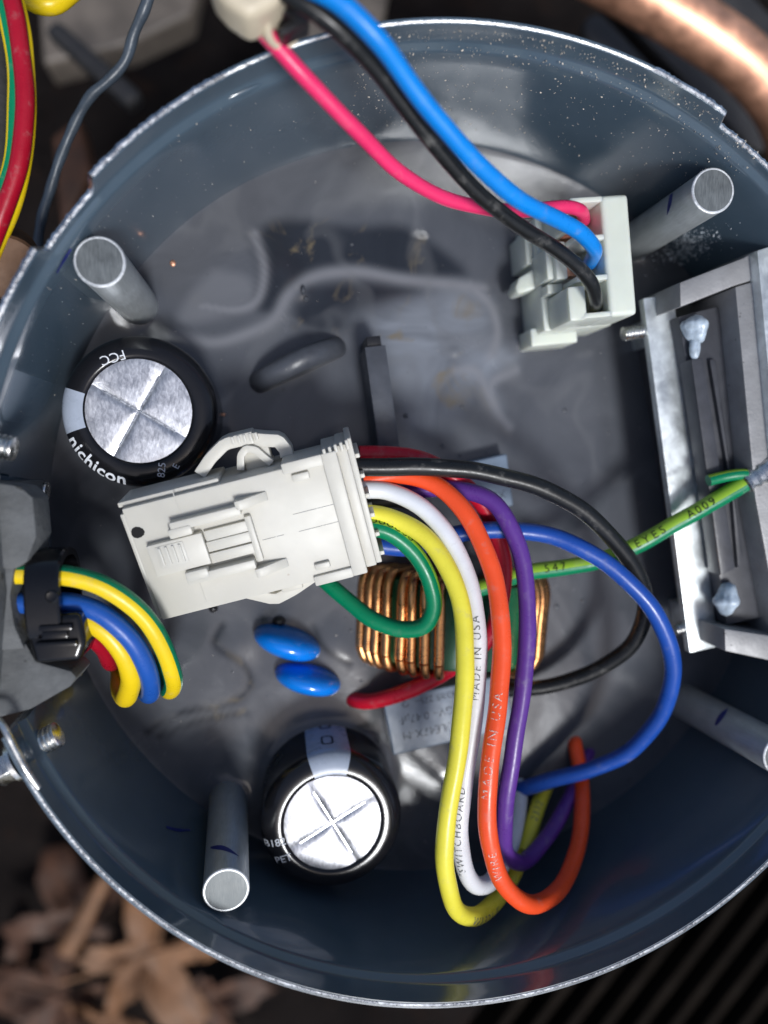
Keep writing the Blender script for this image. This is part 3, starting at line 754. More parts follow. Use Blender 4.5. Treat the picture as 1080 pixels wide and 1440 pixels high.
for i, v in enumerate((0.0, th, 2*th, TH-.9)):
    v0 = v if i in (0, 3) else v-.45
    obj('partition', db(1.6, TW-4.5, v0, v0+.9, 10.3, ZT-(.25 if i else .1)), 'natural', hdr, .22)
obj('side_wall', db(.2, 1.5, 0, TH*.26, 10.3, ZT-1.0), 'natural', hdr, .3)
obj('side_tab', db(-.5, 1.55, TH*.30, TH*.62, 10.3, 16.5), 'natural', hdr, .35)
obj('side_tab', db(-1.6, -.1, TH*.33, TH*.60, 8, 15.2), 'natural', hdr, .3)
obj('side_tab', db(-.2, 3.0, TH*.72, TH+.3, 10.3, ZT-.2), 'natural', hdr, .7)
obj('side_wall', db(-1.3, 1.5, TH*.63, TH*.71, 10.3, 14), 'natural', hdr, .25)
obj('foot_flange', db(-2.4, 6.6, TH-1.1, TH+2.2, -1, 6.8), 'natural', hdr, .4)
bm = NB(); prism(bm, [D(-1.0, 8.2, 9), D(-4.2, 9.6, 8), D(-5.0, 11.4, 8), D(-4.6, 12.6, 8), D(-1.0, 11.9, 9)], Z*-5); obj('latch_nose', bm, 'natural', hdr, .7)
obj('side_step', db(-2.6, -.9, 1.5, 7.5, -1, 8.5), 'natural', hdr, .4)
for i in range(3):
    v = th*(i+.5); obj('contact', db(2.2, 5.0, v-1.2, v+1.2, 10.3, 12.6), 'pipe', hdr, .2)

# ================================================================== RIGHT SIDE: bar, bracket, sealed screws
ba, bb = P(926, 416, 13), P(991, 914, 13); bd = (bb-ba).normalized(); bs = Vector((-bd.y, bd.x, 0))
if bs.x < 0: bs = -bs
bar = empty('clamp_bar', (ba+bb)/2-Z*13, 'long zinc plated clamp bar with threaded studs, between connector and cast bracket', 'clamp bar')
obj('bar', box(NB(), (ba+bb)/2-Z*.95, bd, bs, Z, (bb-ba).length, 6.0, 1.9), 'zinc', bar, .35)
def threaded(c, d, L, r, name, parent, m='screw', pitch=.55):
    prof = [(0, 0)]; h = 0
    while h < L: prof += [(r, h+.05), (r-.16, h+pitch*.5), (r, h+pitch-.05)]; h += pitch
    prof += [(0, h)]
    return obj(name, lathe(NB(), c, d, prof, 24, cap=False), m, parent, ang=20)
for y in (463, 879):
    xq = 905+(y-418)*.14; c = P(xq+8, y, 11.2)
    threaded(c, -bs, 6.0 if y < 600 else 4.2, 1.25, 'stud', bar)
    c2 = c+bs*2.2
    obj('leg', box(NB(), Vector((c.x+bs.x*2.4, c.y+bs.y*2.4, 5)), bd, bs, Z, 5, 2.0, 11), 'zinc', bar, .3)
brk = empty('cast_bracket', P(1060, 640, 0), 'grey cast metal bracket framing the black power device beside the zinc bar', 'bracket')
ZB = 21.0
def bracket_piece(pix, z, h, name, m='cast', bev=.5): obj(name, prism(NB(), [P(x, y, z) for x, y in pix], Z*-h), m, brk, bev)
bracket_piece([(956, 397), (1046, 362), (1062, 352), (1150, 330), (1150, 366), (1033, 402), (957, 432)], ZB, 14, 'top_arm')
bracket_piece([(1034, 403), (1160, 366), (1200, 800), (1180, 905), (1100, 905), (1062, 700)], ZB, 20, 'upright')
bracket_piece([(1065, 352), (1170, 318), (1230, 900), (1120, 905), (1088, 600)], ZB+2.2, 3, 'raised_edge', 'zinc', .3)
bracket_piece([(1019, 884), (1105, 897), (1180, 905), (1180, 945), (1110, 935), (1020, 916)], ZB, 14, 'bottom_arm')
dev = empty('power_device', P(1000, 650, 0), 'long black moulded power device behind the zinc bar, sealant on its screws', 'power device')
def dev_piece(pix, z, h, name, m='black_plastic', bev=.4): return obj(name, prism(NB(), [P(x, y, z) for x, y in pix], Z*-h), m, dev, bev)
dev_piece([(954, 445), (1010, 430), (1032, 480), (1064, 720), (1074, 868), (1022, 880), (990, 660)], 16, 16.5, 'body', 'device', .5)
dev_piece([(972, 505), (990, 502), (1035, 800), (1014, 810)], 17.8, 4, 'raised_bar', 'device', .5)
dev_piece([(998, 505), (1008, 505), (1046, 780), (1038, 800), (1030, 700)], 17, 3, 'side_ledge', 'device', .4)
for k, (x, y, rx, ry, rot) in enumerate(((976, 462, 2.1, 2.5, .2), (1021, 843, 2.2, 2.8, -.4))):
    c = P(x, y, 16.8); bm = NB(); u = Vector((math.cos(rot), math.sin(rot), 0)); ellipsoid(bm, c, u, Z.cross(u), Z, rx, ry, 2.3, 28, 18)
    for v in bm.verts:
        d = v.co-c; v.co += d*(.10*math.sin(d.x*1.7+k)+.08*math.sin(d.y*2.3+2*k)+.03*math.sin(d.z*5+d.x*4))
    obj('sealant_blob', bm, 'sealant', dev, ang=80)
bm = NB(); ellipsoid(bm, P(977, 489, 17.2), X, Y, Z, 1.0, 2.2, .8, 18, 12); obj('sealant_blob', bm, 'sealant', dev)

# ================================================================== SMALL PARTS IN THE RESIN
def film_cap(pix, z, label, lines):
    pts = [P(x, y, z) for x, y in pix]; c = sum(pts, Vector())/4
    e = empty('film_capacitor', (c.x, c.y, -3), label, 'capacitor', 'box capacitors sunk in the resin')
    case = obj('case', prism(NB(), pts, Z*-(z+3)), 'film', e, .4, 3)
    u = (pts[1]-pts[0]).normalized(); v = Z.cross(u)
    for s, size, du, dv, ink in lines:
        bm, wd, y0, y1 = text_bm(s, size, 0, 0)
        for q in bm.verts: a = c+u*(du-q.co.x+wd/2)-v*(q.co.y)+v*dv; q.co = Vector((a.x, a.y, z+.04))
        obj('printing', bm, ink, case, smooth=False)
film_cap([(640, 654), (713, 638), (722, 711), (650, 724)], 4.0, 'small blue grey box capacitor under the black wire, by the ivory plug', [('X2', 2.2, 2.4, -1.8, 'print_ink')])
film_cap([(538, 984), (712, 948), (722, 1024), (553, 1063)], 5.0, 'blue grey printed box capacitor under the red wire, beside the white and yellow wires',
         [('⊚LE47X-M', 2.3, -4.2, -1.6, 'print_ink'), ('NGV~ 0.47µF', 2.2, -3.6, 1.5, 'print_ink'), ('40/85 275~  O', 1.8, -3.4, 4.4, 'print_ink')])
def disc_cap(cx, cy, L, th_, deg, z, label, m, name, grp=None, cat='capacitor'):
    c = P(cx, cy, z); u = Vector((math.cos(R_(deg)), math.sin(R_(deg)), 0)); v = Z.cross(u)
    bm = NB(); ellipsoid(bm, c, u, v, Z, L/2, th_/2, L/2, 36, 24, .82 if m != 'mov_blue' else .95)
    return tag(obj(name, bm, m, ang=80), label, cat, grp)
disc_cap(404, 902, 13.2, 5.8, -19, .8, 'glossy blue disc capacitor next to the plug, its neighbour lying below', 'mov_blue', 'disc_capacitor', 'blue disc capacitors')
disc_cap(433, 953, 13.0, 5.4, -15, .6, 'glossy blue disc capacitor next to the red wire end', 'mov_blue', 'disc_capacitor', 'blue disc capacitors')
c = P(419, 513, 0); u = Vector((math.cos(R_(25)), math.sin(R_(25)), 0)); v = Z.cross(u); c.z = -3.2
prof = [(0, -2.1), (8.2, -2.1), (9.4, -1.9), (10.0, -1.3), (10.3, -.5), (10.35, .2), (10.1, 1.1), (9.5, 1.8), (8.2, 2.1), (0, 2.1)]
bm = lathe(NB(), c, v, prof, 56, cap=False)
for q in bm.verts: q.co += (q.co-c)*(.006*math.sin(q.co.x*.9)+.006*math.sin(q.co.z*1.3+q.co.y))
tag(obj('disc_varistor', bm, 'slate', ang=70), 'dark grey coated disc standing edge up in the resin', 'varistor')
c0, c1 = P(527, 487, 9), P(548, 640, 9); d = (c1-c0).normalized(); s_ = Z.cross(d)
slab = empty('upright_module', (c0+c1)/2-Z*11, 'thin dark upright slab standing in the resin beside the coated disc', 'circuit part')
obj('slab', box(NB(), (c0+c1)/2-Z*5.5, d, s_, Z, (c1-c0).length, 3.8, 12), 'slate', slab, .3)
obj('end_tab', box(NB(), c0-d*.9-Z*5.8, d, s_, Z, 1.9, 2.6, 11), 'black_plastic', slab, .2)

# ---- choke
cc = P(638, 867, 0); RO, RIc, HC = 18.8, 9.6, 16.0; cz = -7.0
yaw = R_(-4); ca_ = Vector((math.cos(yaw), math.sin(yaw), 0)); cy_ = Z.cross(ca_)       # ca_ across, cy_ along the ring's axis
ch = empty('toroid_choke', (cc.x, cc.y, -6), 'ring choke with bright copper windings on a green core, under the wires', 'choke')
O = Vector((cc.x, cc.y, cz))
lathe_prof = [(RIc, -HC/2+.8), (RIc+.8, -HC/2), (RO-.9, -HC/2), (RO-.25, -HC/2+.25), (RO, -HC/2+.9), (RO, HC/2-.9), (RO-.25, HC/2-.25), (RO-.9, HC/2), (RIc+.8, HC/2), (RIc, HC/2-.8), (RIc, -HC/2+.8)]
obj('core', lathe(NB(), O, cy_, lathe_prof, 96, cap=False), 'core', ch)
def turn(a, r=.72, lean=0.0):
    rad = ca_*math.cos(a)+Z*math.sin(a); tan = Z*math.cos(a)-ca_*math.sin(a); g = r+.05; q = []
    pts2 = [(RO+g, -HC/2+1.6), (RO+g, 0), (RO+g, HC/2-1.6), (RO-.2, HC/2+g*.8), (RO-2, HC/2+g), (RIc+2, HC/2+g), (RIc-g, HC/2-1), (RIc-g, -HC/2+1), (RIc+2, -HC/2-g), (RO-2, -HC/2-g), (RO-.2, -HC/2-g*.8)]
    pts = [O+rad*x+cy_*y+tan*(lean*y) for x, y in pts2]; pts.append(pts[0])
    path, L = smooth_path(pts, .9); obj('winding_turn', tube(NB(), path, r, 12, ref=tan), 'copper', ch)
rw = random.Random(5)
for i in range(10): turn(R_(106+i*7.4)+rw.uniform(-.02, .02), .95, rw.uniform(-.02, .03)+.03)
for i in range(6): turn(R_(16+i*7.4)+rw.uniform(-.02, .02), .95, rw.uniform(-.02, .02))

# ================================================================== WIRES
G1 = 'wires from the ivory plug'; G2 = 'wires into the translucent socket'; G3 = 'wires through the grey bushing'
r_ = 1.5
wire('wire', [(470, 658, 23), (540, 656, 23.5), (620, 658, 24), (700, 668, 24), (770, 690, 23.5), (840, 735, 22), (890, 795, 19), (907, 850, 15.5), (890, 905, 12), (840, 942, 8), (780, 962, 5), (725, 970, 3), (690, 970, 1), (668, 968, -1.5)], r_*.98, 'w_black', 'black wire arching out of the ivory plug and over the green striped wire', G1)
wire('wire', [(505, 640, 19), (580, 643, 19), (630, 665, 18), (670, 700, 16.5), (695, 740, 15), (708, 790, 15), (703, 850, 15), (685, 900, 13.5), (640, 936, 10), (590, 965, 7), (545, 981, 4.5), (512, 986, 2.2), (496, 983, .2), (488, 978, -2)], r_, 'w_red', 'dark red wire passing beneath the orange wire and ending by the blue discs', G1)
wire('wire', [(512, 674, 19.3), (565, 668, 20.3), (613, 682, 22), (650, 715, 24), (678, 765, 25.5), (699, 830, 27), (706, 900, 28), (701, 980, 29), (691, 1060, 30), (685, 1130, 30), (689, 1190, 29.5), (706, 1240, 28), (748, 1272, 25), (787, 1250, 20), (810, 1200, 14), (819, 1150, 9), (817, 1095, 4), (808, 1045, 0), (806, 1036, -1.8)], r_, 'w_orange', 'orange wire in a long loop with pale printing', G1)
wire('wire', [(495, 690, 20.5), (545, 691, 21), (590, 711, 22), (630, 754, 23), (658, 815, 24), (672, 880, 25), (671, 950, 25.5), (663, 1030, 26), (653, 1100, 26), (646, 1165, 25.5), (651, 1215, 24), (669, 1244, 21.5), (692, 1238, 18), (712, 1205, 13), (726, 1160, 7), (731, 1120, 2), (730, 1095, -1.8)], r_, 'w_white', 'white wire with black printing, looped between the yellow and orange wires', G1)
wire('wire', [(500, 722, 21), (550, 728, 22), (595, 752, 23.5), (630, 800, 25), (650, 860, 26.5), (655, 920, 27.5), (650, 1000, 28.5), (639, 1090, 29), (628, 1160, 29), (626, 1225, 28), (640, 1276, 25.5), (668, 1289, 22), (700, 1265, 17), (730, 1210, 11), (752, 1150, 5), (768, 1105, 0), (772, 1095, -1.8)], r_, 'w_yellow', 'yellow wire in the longest loop, leaving the ivory plug', G1)
wire('wire', [(515, 705, 17), (580, 690, 17.5), (640, 688, 19), (690, 704, 21), (722, 750, 22.5), (740, 820, 23.2), (741, 900, 23.5), (733, 980, 24), (722, 1060, 24), (712, 1120, 23), (708, 1170, 21), (714, 1203, 18), (737, 1212, 14.5), (767, 1180, 10), (797, 1130, 5.5), (821, 1075, 1.5), (830, 1050, -1.8)], r_*.97, 'w_purple', 'purple wire looping down beside the orange wire', G1)
wire('wire', [(520, 765, 16), (580, 770, 16.5), (640, 752, 17.5), (690, 745, 18.4), (760, 750, 19.5), (830, 778, 21.5), (895, 828, 22.5), (935, 890, 22), (946, 950, 20), (927, 1010, 16), (882, 1058, 12), (822, 1085, 8.5), (772, 1098, 5), (738, 1108, 2), (712, 1113, -1.8)], r_, 'w_blue', 'blue wire in a wide arc crossing over the black wire', G1)
wire('wire', [(497, 738, 22), (545, 748, 22.2), (580, 775, 21.5), (604, 815, 20.5), (611, 855, 19.3), (597, 880, 18), (565, 886, 16.6), (525, 872, 15), (490, 845, 13), (460, 818, 11), (430, 790, 8), (405, 770, 3), (395, 760, -1.5)], r_*.97, ['w_green', 'w_lime'], 'green wire with a thin yellow stripe curling over the copper windings', G1, stripe=(-60, 27))
wire('wire', [(640, 838, 13.2), (690, 822, 13.2), (740, 806, 12.5), (800, 797, 12.5), (845, 787, 13), (900, 765, 15), (960, 730, 17), (1010, 702, 18.5), (1050, 678, 19.5), (1068, 668, 20)], r_, ['w_green', 'w_lime'], 'green and yellow striped wire running straight to the crimped terminal', None, stripe=(-62, 66))
wire('wire', [(512, 712, 18.5), (560, 704, 19), (600, 722, 18.5), (625, 760, 16), (640, 800, 13)], r_*.8, 'sheath', 'dusty dark wire end showing between the white and yellow wires', None)
# top
wire('wire', [(348, 18, 46), (385, 60, 44), (430, 110, 42), (500, 182, 38), (560, 240, 33), (610, 273, 30), (670, 291, 27.5), (740, 296, 26), (795, 291, 25.3), (817, 297, 23), (821, 308, 18), (821, 310, 12)], 1.05, 'w_pink', 'pink wire from the cream plug into the translucent socket', G2)
wire('wire', [(385, -22, 50), (430, 8, 50), (475, 42, 49), (540, 110, 45), (600, 188, 41), (655, 255, 37), (710, 303, 33), (765, 340, 29.5), (808, 370, 27), (830, 396, 25), (838, 423, 21), (837, 436, 14)], 1.12, 'w_black', 'black wire running beside the sky blue wire into the translucent socket', G2)
wire('wire', [(420, -25, 52), (475, 3, 52), (525, 48, 51), (575, 113, 48), (625, 180, 45), (680, 240, 41.5), (735, 284, 38), (785, 309, 34), (820, 330, 30), (835, 350, 26), (832, 366, 20), (829, 372, 13)], 1.2, 'w_sky', 'sky blue wire entering the translucent socket', G2)
# bushing harness
wire('wire', [(-20, 808, 28.5), (30, 808, 29), (100, 811, 29.3), (150, 826, 28.8), (200, 864, 27), (232, 915, 24.5), (244, 952, 21), (240, 970, 15.5), (232, 966, 9), (222, 950, 3), (216, 938, -1.5)], r_, ['w_green', 'w_hyellow'], 'green and yellow striped wire bent round outside the cable tie', G3, stripe=(18, 52))
wire('wire', [(-20, 850, 27), (40, 848, 27.5), (100, 848, 28), (143, 862, 28), (182, 898, 27), (207, 942, 24), (211, 975, 18.5), (204, 972, 12), (198, 952, 5), (194, 940, -1.5)], r_*1.02, 'w_hblue', 'blue wire bent between the two yellow wires at the cable tie', G3)
wire('wire', [(-15, 885, 22), (50, 874, 25), (108, 866, 27), (146, 884, 27), (175, 920, 25.8), (185, 955, 23), (178, 980, 17.5), (170, 970, 11), (168, 945, 4), (168, 935, -1.5)], r_*1.1, 'w_hyellow', 'plain yellow wire curling below the cable tie', G3)
wire('wire', [(-10, 895, 20), (60, 890, 21), (110, 888, 22), (140, 905, 19), (154, 930, 13), (164, 930, 6), (170, 925, -1.5)], r_*.95, 'w_hred', 'dark red wire tucked behind the yellow wire at the cable tie', G3)

wire_text('orange wire in a long loop with pale printing', 'MADE IN USA', (683, 1120), 2.1, 'pale_ink', flip=True, angle=8, spacing=1.35)
wire_text('orange wire in a long loop with pale printing', 'WIRE', (697, 1226), 1.9, 'pale_ink', flip=True, angle=8, spacing=1.3)
wire_text('white wire with black printing, looped between the yellow and orange wires', '"SWITCHBOARD', (651, 1222), 1.8, 'grey_ink', flip=True, angle=28, spacing=1.3)
wire_text('white wire with black printing, looped between the yellow and orange wires', 'MADE IN USA', (667, 985), 1.8, 'grey_ink', flip=True, angle=4, spacing=1.3)
wire_text('yellow wire in the longest loop, leaving the ivory plug', '1009', (724, 1228), 1.9, 'dark_ink', angle=0, spacing=1.15)
wire_text('yellow wire in the longest loop, leaving the ivory plug', '2332', (752, 1160), 1.9, 'grey_ink', angle=0, spacing=1.15)
wire_text('yellow wire in the longest loop, leaving the ivory plug', 'W1321 E', (655, 1288), 2.0, 'grey_ink', angle=20, spacing=1.1)
g = 'green and yellow striped wire running straight to the crimped terminal'
wire_text(g, '547', (760, 803), 2.1, 'dark_ink', angle=-8, spacing=1.5)
wire_text(g, 'EYES', (890, 770), 2.1, 'dark_ink', angle=-8, spacing=1.5)
wire_text(g, 'A009', (966, 727), 2.1, 'dark_ink', angle=-8, spacing=1.3)
wire_text('green wire with a thin yellow stripe curling over the copper windings', 'UUUUUU', (520, 741), 1.6, 'dark_ink', angle=-52, spacing=1.1)

# crimped terminal at the end of the striped wire
d = (P(1095, 650, 21)-P(1050, 678, 19.5)).normalized(); c = P(1046, 680, 19.4)
tm = empty('crimp_terminal', c, 'shiny crimped ring terminal at the cast bracket, holding the striped wire', 'terminal')
obj('barrel', lathe(NB(), c, d, [(1.75, 0), (2.1, .3), (1.8, 1.0), (2.15, 1.7), (1.85, 2.5), (2.2, 3.2), (1.9, 4.2), (1.9, 9), (1.6, 9.2)], 28), 'screw', tm)
obj('tongue', box(NB(), c+d*12, d, Z.cross(d).normalized(), d.cross(Z.cross(d)).normalized(), 7, 5.5, .9), 'screw', tm, .2)
path, L = smooth_path([P(996, 676, 19), P(1015, 671, 19.2), P(1040, 667, 19.8), P(1058, 668, 20)], .5)
tag(obj('wire_stub', tube(NB(), path, 1.0, 18, (-90, 60)), ['w_green', 'w_lime']), 'short cut stub of green wire beside the crimped terminal', 'wire')

# ================================================================== LEFT: bushing, tie, screws
bush = empty('cable_bushing', P(30, 850, 8), 'rough grey rubber bushing in the can wall with wires passing through', 'bushing')
def bush_piece(pix, z, h, name, bev=.7):
    obj(name, prism(NB(), [P(x, y, z) for x, y in pix], Z*-h), 'rubber', bush, bev*.5, 2)
bush_piece([(-70, 672), (-10, 678), (28, 684), (46, 700), (51, 755), (38, 790), (22, 800), (-70, 800)], 31.5, 7, 'upper_block')
bush_piece([(-70, 915), (36, 905), (50, 930), (100, 944), (108, 953), (98, 966), (42, 998), (-12, 1012), (-70, 1010)], 30.5, 8, 'lower_block')
bush_piece([(-70, 796), (20, 796), (14, 840), (20, 880), (34, 912), (-70, 920)], 31.0, 19, 'wire_seat', .4)
bush_piece([(-80, 680), (-22, 680), (-8, 840), (-22, 1005), (-80, 1005)], 35.5, 24, 'outer_flange')
for v in ():
    pass
# cable tie
tp = P(75, 840, 27); tie = empty('cable_tie', (tp.x, tp.y, 20), 'black nylon cable tie with buckle cinched round the bundle at the grey bushing', 'cable tie')
wv = Vector((1, .02, 0)).normalized(); yv = Z.cross(wv)
bm = NB(); prev = None; first = None; n = 56
for i in range(n):
    t = 2*math.pi*i/n; cy, cz_ = math.cos(t), math.sin(t)
    q = []
    for dw, dr in ((-2.35, 0), (2.35, 0), (2.35, .95), (2.05, 1.15), (-2.05, 1.15), (-2.35, .95)):
        yy = math.copysign(abs(cy)**.75, cy)*(6.1+dr); zz = math.copysign(abs(cz_)**.75, cz_)*(4.9+dr)
        q.append(bm.verts.new(tp+wv*dw+yv*yy+Z*(zz-.6)))
    if prev:
        for k in range(6): bm.faces.new((prev[k], q[k], q[(k+1) % 6], prev[(k+1) % 6]))
    else: first = q
    prev = q
for k in range(6): bm.faces.new((prev[k], first[k], first[(k+1) % 6], prev[(k+1) % 6]))
bmesh.ops.recalc_face_normals(bm, faces=bm.faces); obj('strap', bm, 'tie', tie, ang=30)
hc = P(81, 897, 30.5)
buckle = obj('buckle', prism(NB(), [P(x, y, 31.5) for x, y in ((40, 866), (112, 862), (121, 905), (112, 930), (48, 934), (38, 900))], Z*-7), 'tie', tie, .9, 3)
obj('buckle_bar', box(NB(), P(79, 882, 31.9), wv, yv, Z, 4.4, .9, 1.2), 'tie', buckle, .25)
obj('buckle_bar', box(NB(), P(80, 905, 31.9), wv, yv, Z, 5.6, .8, 1.2), 'tie', buckle, .25)
obj('tongue', box(NB(), P(78, 892, 31.8), wv, yv, Z, 3.4, 1.1, .9), 'tie', buckle, .2)
obj('strap_nub', lathe(NB(), P(75, 838, 32), Z, [(.9, -.6), (.9, .55), (.7, .7), (.5, .66), (0, .62)], 20), 'tie', tie)
# screws through the wall
def stub(px, py, r, L, label, out=False):
    p = wallpt(px, py, RI-L*.5); ax = Vector((-p.x, -p.y, .0)).normalized(); b = p-ax*(L*.5+1.8)
    e = empty('wall_screw', b, label, 'screw', 'screw ends poking through the can wall')
    prof = [(0, 0)]; h = 0
    while h < L+1.0: prof += [(r, h+.1), (r, h+.3), (r-.2, h+.5), (r-.2, h+.62)]; h += .75
    prof += [(r, h), (r-.1, h+.25), (r-.7, h+.45), (0, h+.45)]
    obj('shank', lathe(NB(), b, ax, prof, 28, cap=False), 'screw', e, ang=25)
stub(74, 1036, 1.9, 2.6, 'shiny screw end in the wall below the grey bushing')
stub(103, 942, 1.5, 2.4, 'shiny screw end peeping from under the bushing by the cable tie')
stub(54, 690, 1.6, 3.0, 'shiny screw end at the upper corner of the grey bushing')
stub(4, 628, 1.8, 2.8, 'shiny screw end in the wall facing the script name capacitor')
# clip on the rim and the hex head outside
path, L = smooth_path([P(-12, 1000, 33), P(6, 1024, 35.2), P(20, 1052, 35.4), (P(38, 1085, 35.4)), P(54, 1108, 34.8)], .5)
clip = obj('rim_clip', tube(NB(), path, lambda t: .5*(.8+.2*math.sin(math.pi*t)), 14), 'screw'); tag(clip, 'bright bent metal clip hooked on the rim below the bushing', 'clip')
p = P(6, 1078, 29); ax = Vector((p.x, p.y, 0)).normalized()
hx = empty('hex_screw', p, 'bright hex head screw outside the can wall below the bushing', 'screw')
obj('head', lathe(NB(), p-ax*1.5, ax, [(2.6, 0), (2.6, 2.4), (2.2, 2.8), (0, 2.8)], 6), 'screw', hx, .2)
obj('washer', lathe(NB(), p-ax*2.6, ax, [(3.3, 0), (3.3, .7), (2.9, 1.0), (0, 1.0)], 28), 'screw', hx)

# ================================================================== OUTSIDE THE CAN, TOP
plug = empty('cream_plug', P(335, -10, 42), 'cream plastic plug above the rim, gripping the pink wire', 'connector')
obj('body', prism(NB(), [P(x, y, 51) for x, y in ((280, -80), (296, -22), (318, 2), (350, 24), (370, 12), (388, 2), (402, -20), (420, -80))], Z*-6), 'cream', plug, 1.4, 4)
for x, y, r0 in ((392, 20, 2.4), (402, 34, 2.2)):
    ax = Vector((.6, -.65, .45)).normalized(); c = P(x, y, 46)
    obj('socket_ring', lathe(NB(), c-ax*4, ax, [(r0+.8, 0), (r0+.8, 4), (r0+.5, 4.3), (r0, 4.2), (r0, 1.0), (0, 1.0)], 32, cap=False), 'cream', plug)
obj('latch_arm', prism(NB(), [P(x, y, 47) for x, y in ((392, -6), (432, 18), (437, 32), (420, 38), (398, 50), (388, 40), (412, 24), (384, 14))], Z*-3), 'black_plastic', plug, .5)
# bundle at upper left
G4 = 'wires bundled beyond the rim'
wire('bundle_wire', [(-38, -60, 17), (-8, 60, 17), (-3, 170, 17), (-16, 280, 17), (-50, 390, 17)], 3.4, 'sheath', 'thick dusty black cable inside the wire bundle beyond the rim', G4)
wire('bundle_wire', [(-10, -60, 20), (10, 20, 20.5), (21, 90, 20.5), (22, 150, 20), (15, 240, 19), (-20, 330, 18)], 1.2, ['w_green', 'w_hyellow'], 'green wire with yellow edge in the bundle beyond the rim', G4, stripe=(70, 45))
wire('bundle_wire', [(0, -60, 21), (22, 20, 21.5), (32, 90, 21.5), (34, 160, 21.5), (24, 240, 21), (2, 310, 20), (-38, 400, 18)], 1.3, 'w_hred', 'red wire in the bundle beyond the rim', G4)
wire('bundle_wire', [(5, -60, 20), (27, 20, 19.8), (38, 90, 19.8), (39, 160, 19.8), (30, 240, 19.3), (9, 315, 18), (-28, 395, 17)], 1.2, 'w_hyellow', 'yellow wire on the outer side of the bundle beyond the rim', G4)
wire('bundle_wire', [(20, -30, 2), (45, 2, 3), (75, 6, 3), (105, -15, 2)], 1.7, 'w_hyellow', 'yellow wire bight peeking past the bundle', None)
wire('thin_cable', [(225, -50, 8), (204, 10, 6), (190, 45, 4), (178, 85, 2), (150, 115, 1), (128, 133, 0), (108, 165, -2), (88, 215, -4), (72, 265, -6), (60, 300, -8), (50, 360, -10)], lambda t: .9+.2*math.sin(t*60)*(.3), 'slatecable', 'kinked thin blue grey cable hanging beside the rim', None)
p0 = P(-10, 345, 14); tag(obj('pipe_end', lathe(NB(), p0-Z*6, Vector((.35, -.5, 1)), [(5, 0), (5, 9), (4.6, 9.4), (0, 9.4)], 32), 'rust'), 'brown copper pipe end under the wire bundle', 'pipe')
# copper pipe, upper right
pp = [P(*q) for q in ((700, -130, -64), (800, -65, -62), (905, -6, -60), (985, 42, -60), (1052, 92, -62), (1105, 165, -68), (1130, 280, -80))]
path, L = smooth_path(pp, 2); tag(obj('copper_pipe', tube(NB(), path, 7.6, 32), 'pipe'), 'bent copper pipe passing beyond the rim', 'pipe')
# slotted panel behind the pipe
pan = empty('slotted_panel', P(980, 120, -74), 'dull grey panel with rounded ribs behind the copper pipe', 'panel')
for k in range(5):
    a = P(840+k*58, 40-k*22, -100); b = P(1010+k*58, 215-k*22, -100); dd = (b-a).normalized(); ss = Z.cross(dd)
    bm = NB(); pts = []
    for j in range(9): t = math.pi*j/8; pts.append(b+dd*(4.6*math.sin(t))+ss*(4.6*math.cos(t)))
    for j in range(9): t = math.pi*j/8; pts.append(a-dd*(4.6*math.sin(t))-ss*(4.6*math.cos(t)))
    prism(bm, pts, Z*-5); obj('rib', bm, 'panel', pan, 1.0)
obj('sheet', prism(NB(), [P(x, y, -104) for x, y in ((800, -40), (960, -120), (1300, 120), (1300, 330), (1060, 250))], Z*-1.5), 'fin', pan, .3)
# fin stack, lower right
fs = empty('fin_stack', P(900, 1330, -160), 'row of dark brown metal fins, toned down for shade, beyond the lower rim', 'fins')
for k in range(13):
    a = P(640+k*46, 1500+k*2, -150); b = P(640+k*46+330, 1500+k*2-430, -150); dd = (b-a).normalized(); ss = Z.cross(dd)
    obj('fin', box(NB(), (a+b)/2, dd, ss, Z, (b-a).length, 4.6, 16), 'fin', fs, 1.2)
# leaves on the ground
def leaf(px, py, z, size, rot, m, label, lobes=5):
    c = P(px, py, z); n = 60; bm = NB(); rr = random.Random(px*7+py)
    ctrv = bm.verts.new((0, 0, 0)); rings = [[], []]
    tx_, ty_ = rr.uniform(-.3, .3), rr.uniform(-.3, .3)
    for i in range(n):
        t = 2*math.pi*i/n; lob = .34+.66*abs(math.cos(lobes*t/2))**1.8; lob *= (.75+.35*math.cos(t))+.25; lob *= 1+.07*math.sin(t*23)+.05*rr.uniform(-1, 1)
        for k, f in enumerate((.5, 1)):
            r = size*lob*f; x, y = r*math.cos(t), r*math.sin(t)
            zz = size*(.16*math.sin(3*t+rr.random()*.2)*f*f+.22*f*f)+x*tx_+y*ty_
            rings[k].append(bm.verts.new((x, y, zz)))
    for i in range(n):
        j = (i+1) % n
        bm.faces.new((ctrv, rings[0][i], rings[0][j])); bm.faces.new((rings[0][i], rings[1][i], rings[1][j], rings[0][j]))
    R3 = Matrix.Rotation(rot, 3, 'Z')
    for v in bm.verts: v.co = R3 @ v.co+c
    path, L = smooth_path([c+R3 @ Vector(q)*size for q in ((-1.0, .1, .1), (-.5, .02, .05), (0, 0, .04), (.8, 0, .1+.8*tx_))], 1.5)
    tube(bm, path, .022*size, 6)
    o = obj('dried_leaf', bm, m, ang=80); md = o.modifiers.new('thickness', 'SOLIDIFY'); md.thickness = .0004
    return tag(o, label, 'leaf', 'dried leaves on the ground')
LV = 'curled brown dried leaf on the shade-toned ground below the rim'; 
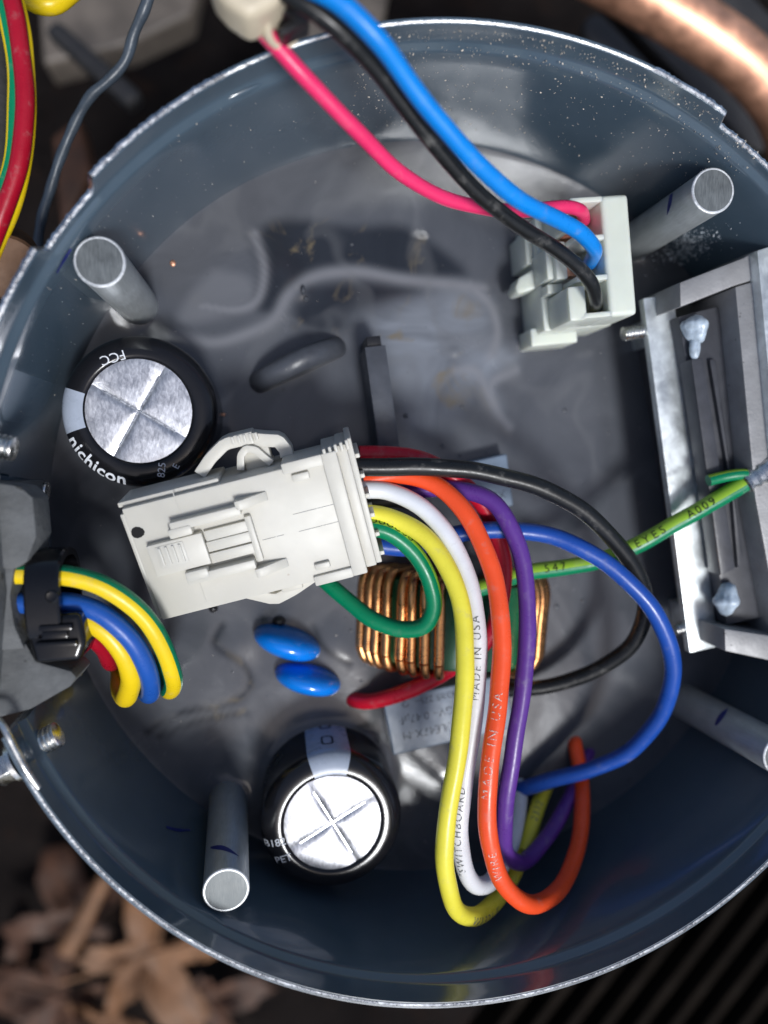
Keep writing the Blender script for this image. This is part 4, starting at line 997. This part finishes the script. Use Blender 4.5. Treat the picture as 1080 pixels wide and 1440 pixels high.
for px, py, z, size, rot, m, l_ in ((205, 1340, -306, 52, .3, 'leaf2', 'largest pale tan dried leaf on the shade-toned ground below the rim'), (110, 1285, -316, 36, 1.9, 'leaf', 'brown dried leaf lying under the twig'),
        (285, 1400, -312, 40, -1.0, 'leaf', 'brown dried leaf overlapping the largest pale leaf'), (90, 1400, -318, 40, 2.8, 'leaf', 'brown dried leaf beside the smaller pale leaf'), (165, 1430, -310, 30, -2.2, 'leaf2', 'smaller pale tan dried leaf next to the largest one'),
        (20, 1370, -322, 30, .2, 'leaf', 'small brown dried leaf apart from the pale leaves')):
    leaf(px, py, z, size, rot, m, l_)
a, b = P(95, 1335, -290), P(150, 1230, -290); path, L = smooth_path([a, (a+b)/2+Z*2, b], 2)
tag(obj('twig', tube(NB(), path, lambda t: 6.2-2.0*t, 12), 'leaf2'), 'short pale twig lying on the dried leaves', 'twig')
# dull fittings behind the upper left rim
def fitting(pix, z, h, m, label, name='metal_fitting', bev=2.5, cat='fitting'):
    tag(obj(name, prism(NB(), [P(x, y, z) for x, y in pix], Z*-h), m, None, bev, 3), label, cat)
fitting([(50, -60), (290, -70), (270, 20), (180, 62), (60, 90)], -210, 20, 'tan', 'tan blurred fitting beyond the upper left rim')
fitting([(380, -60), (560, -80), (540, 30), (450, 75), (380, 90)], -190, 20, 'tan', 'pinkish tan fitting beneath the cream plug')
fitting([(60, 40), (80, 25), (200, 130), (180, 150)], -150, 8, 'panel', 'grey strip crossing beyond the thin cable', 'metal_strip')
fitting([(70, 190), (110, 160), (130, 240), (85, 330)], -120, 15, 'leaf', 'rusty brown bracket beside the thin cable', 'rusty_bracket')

# ================================================================== FINE DEBRIS
rg = random.Random(11)
bm = NB()
def grain(p, s):
    v = [bm.verts.new(p+Vector((rg.uniform(-1, 1), rg.uniform(-1, 1), rg.uniform(-1, 1))).normalized()*s) for _ in range(4)]
    for f in ((0, 1, 2), (0, 1, 3), (0, 2, 3), (1, 2, 3)): bm.faces.new([v[i] for i in f])
aL, aR = ang_of(560, 60, RIM), ang_of(1010, 200, RIM)
for _ in range(1900):
    a = R_(aR-6+(aL-aR+10)*rg.random()); t = rg.random()**1.7; z = 33.5-27*t
    r = RI-.03+(.9 if z > 31 else 0); grain(Vector((r*math.cos(a), r*math.sin(a), z)), .06+.2*rg.random()**3)
for _ in range(300):
    a = R_(aL+70*rg.random()); z = 31-24*rg.random()
    grain(Vector(((RI-.03)*math.cos(a), (RI-.03)*math.sin(a), z)), .04+.1*rg.random()**4)
for _ in range(350):
    a = 2*math.pi*rg.random(); r = RI*math.sqrt(rg.random())*.98; x, y = r*math.cos(a), r*math.sin(a)
    grain(Vector((x, y, pot_z(x, y)+.03)), .05+.12*rg.random()**4)
tag(obj('sand_grit', bm, 'grit', base=(0, 0, 0), smooth=False), 'fine pale grit stuck to the upper can wall', 'grit', kind='stuff')
bm = NB()
for _ in range(1500):
    x = rg.gauss(965, 22); y = 345-(x-965)*.28+rg.gauss(0, 11)
    p = wallpt(x, y, RI-.02) if rg.random() < .6 else P(x, y, .8)
    if math.hypot(p.x, p.y) > RI+.1 or p.z < .2: continue
    grain(p, .08+.3*rg.random()**2)
tag(obj('corrosion_crust', bm, 'crust', base=(0, 0, 0), smooth=False), 'powdery white corrosion on the wall below the post by the socket', 'corrosion', kind='stuff')
finish_empties()
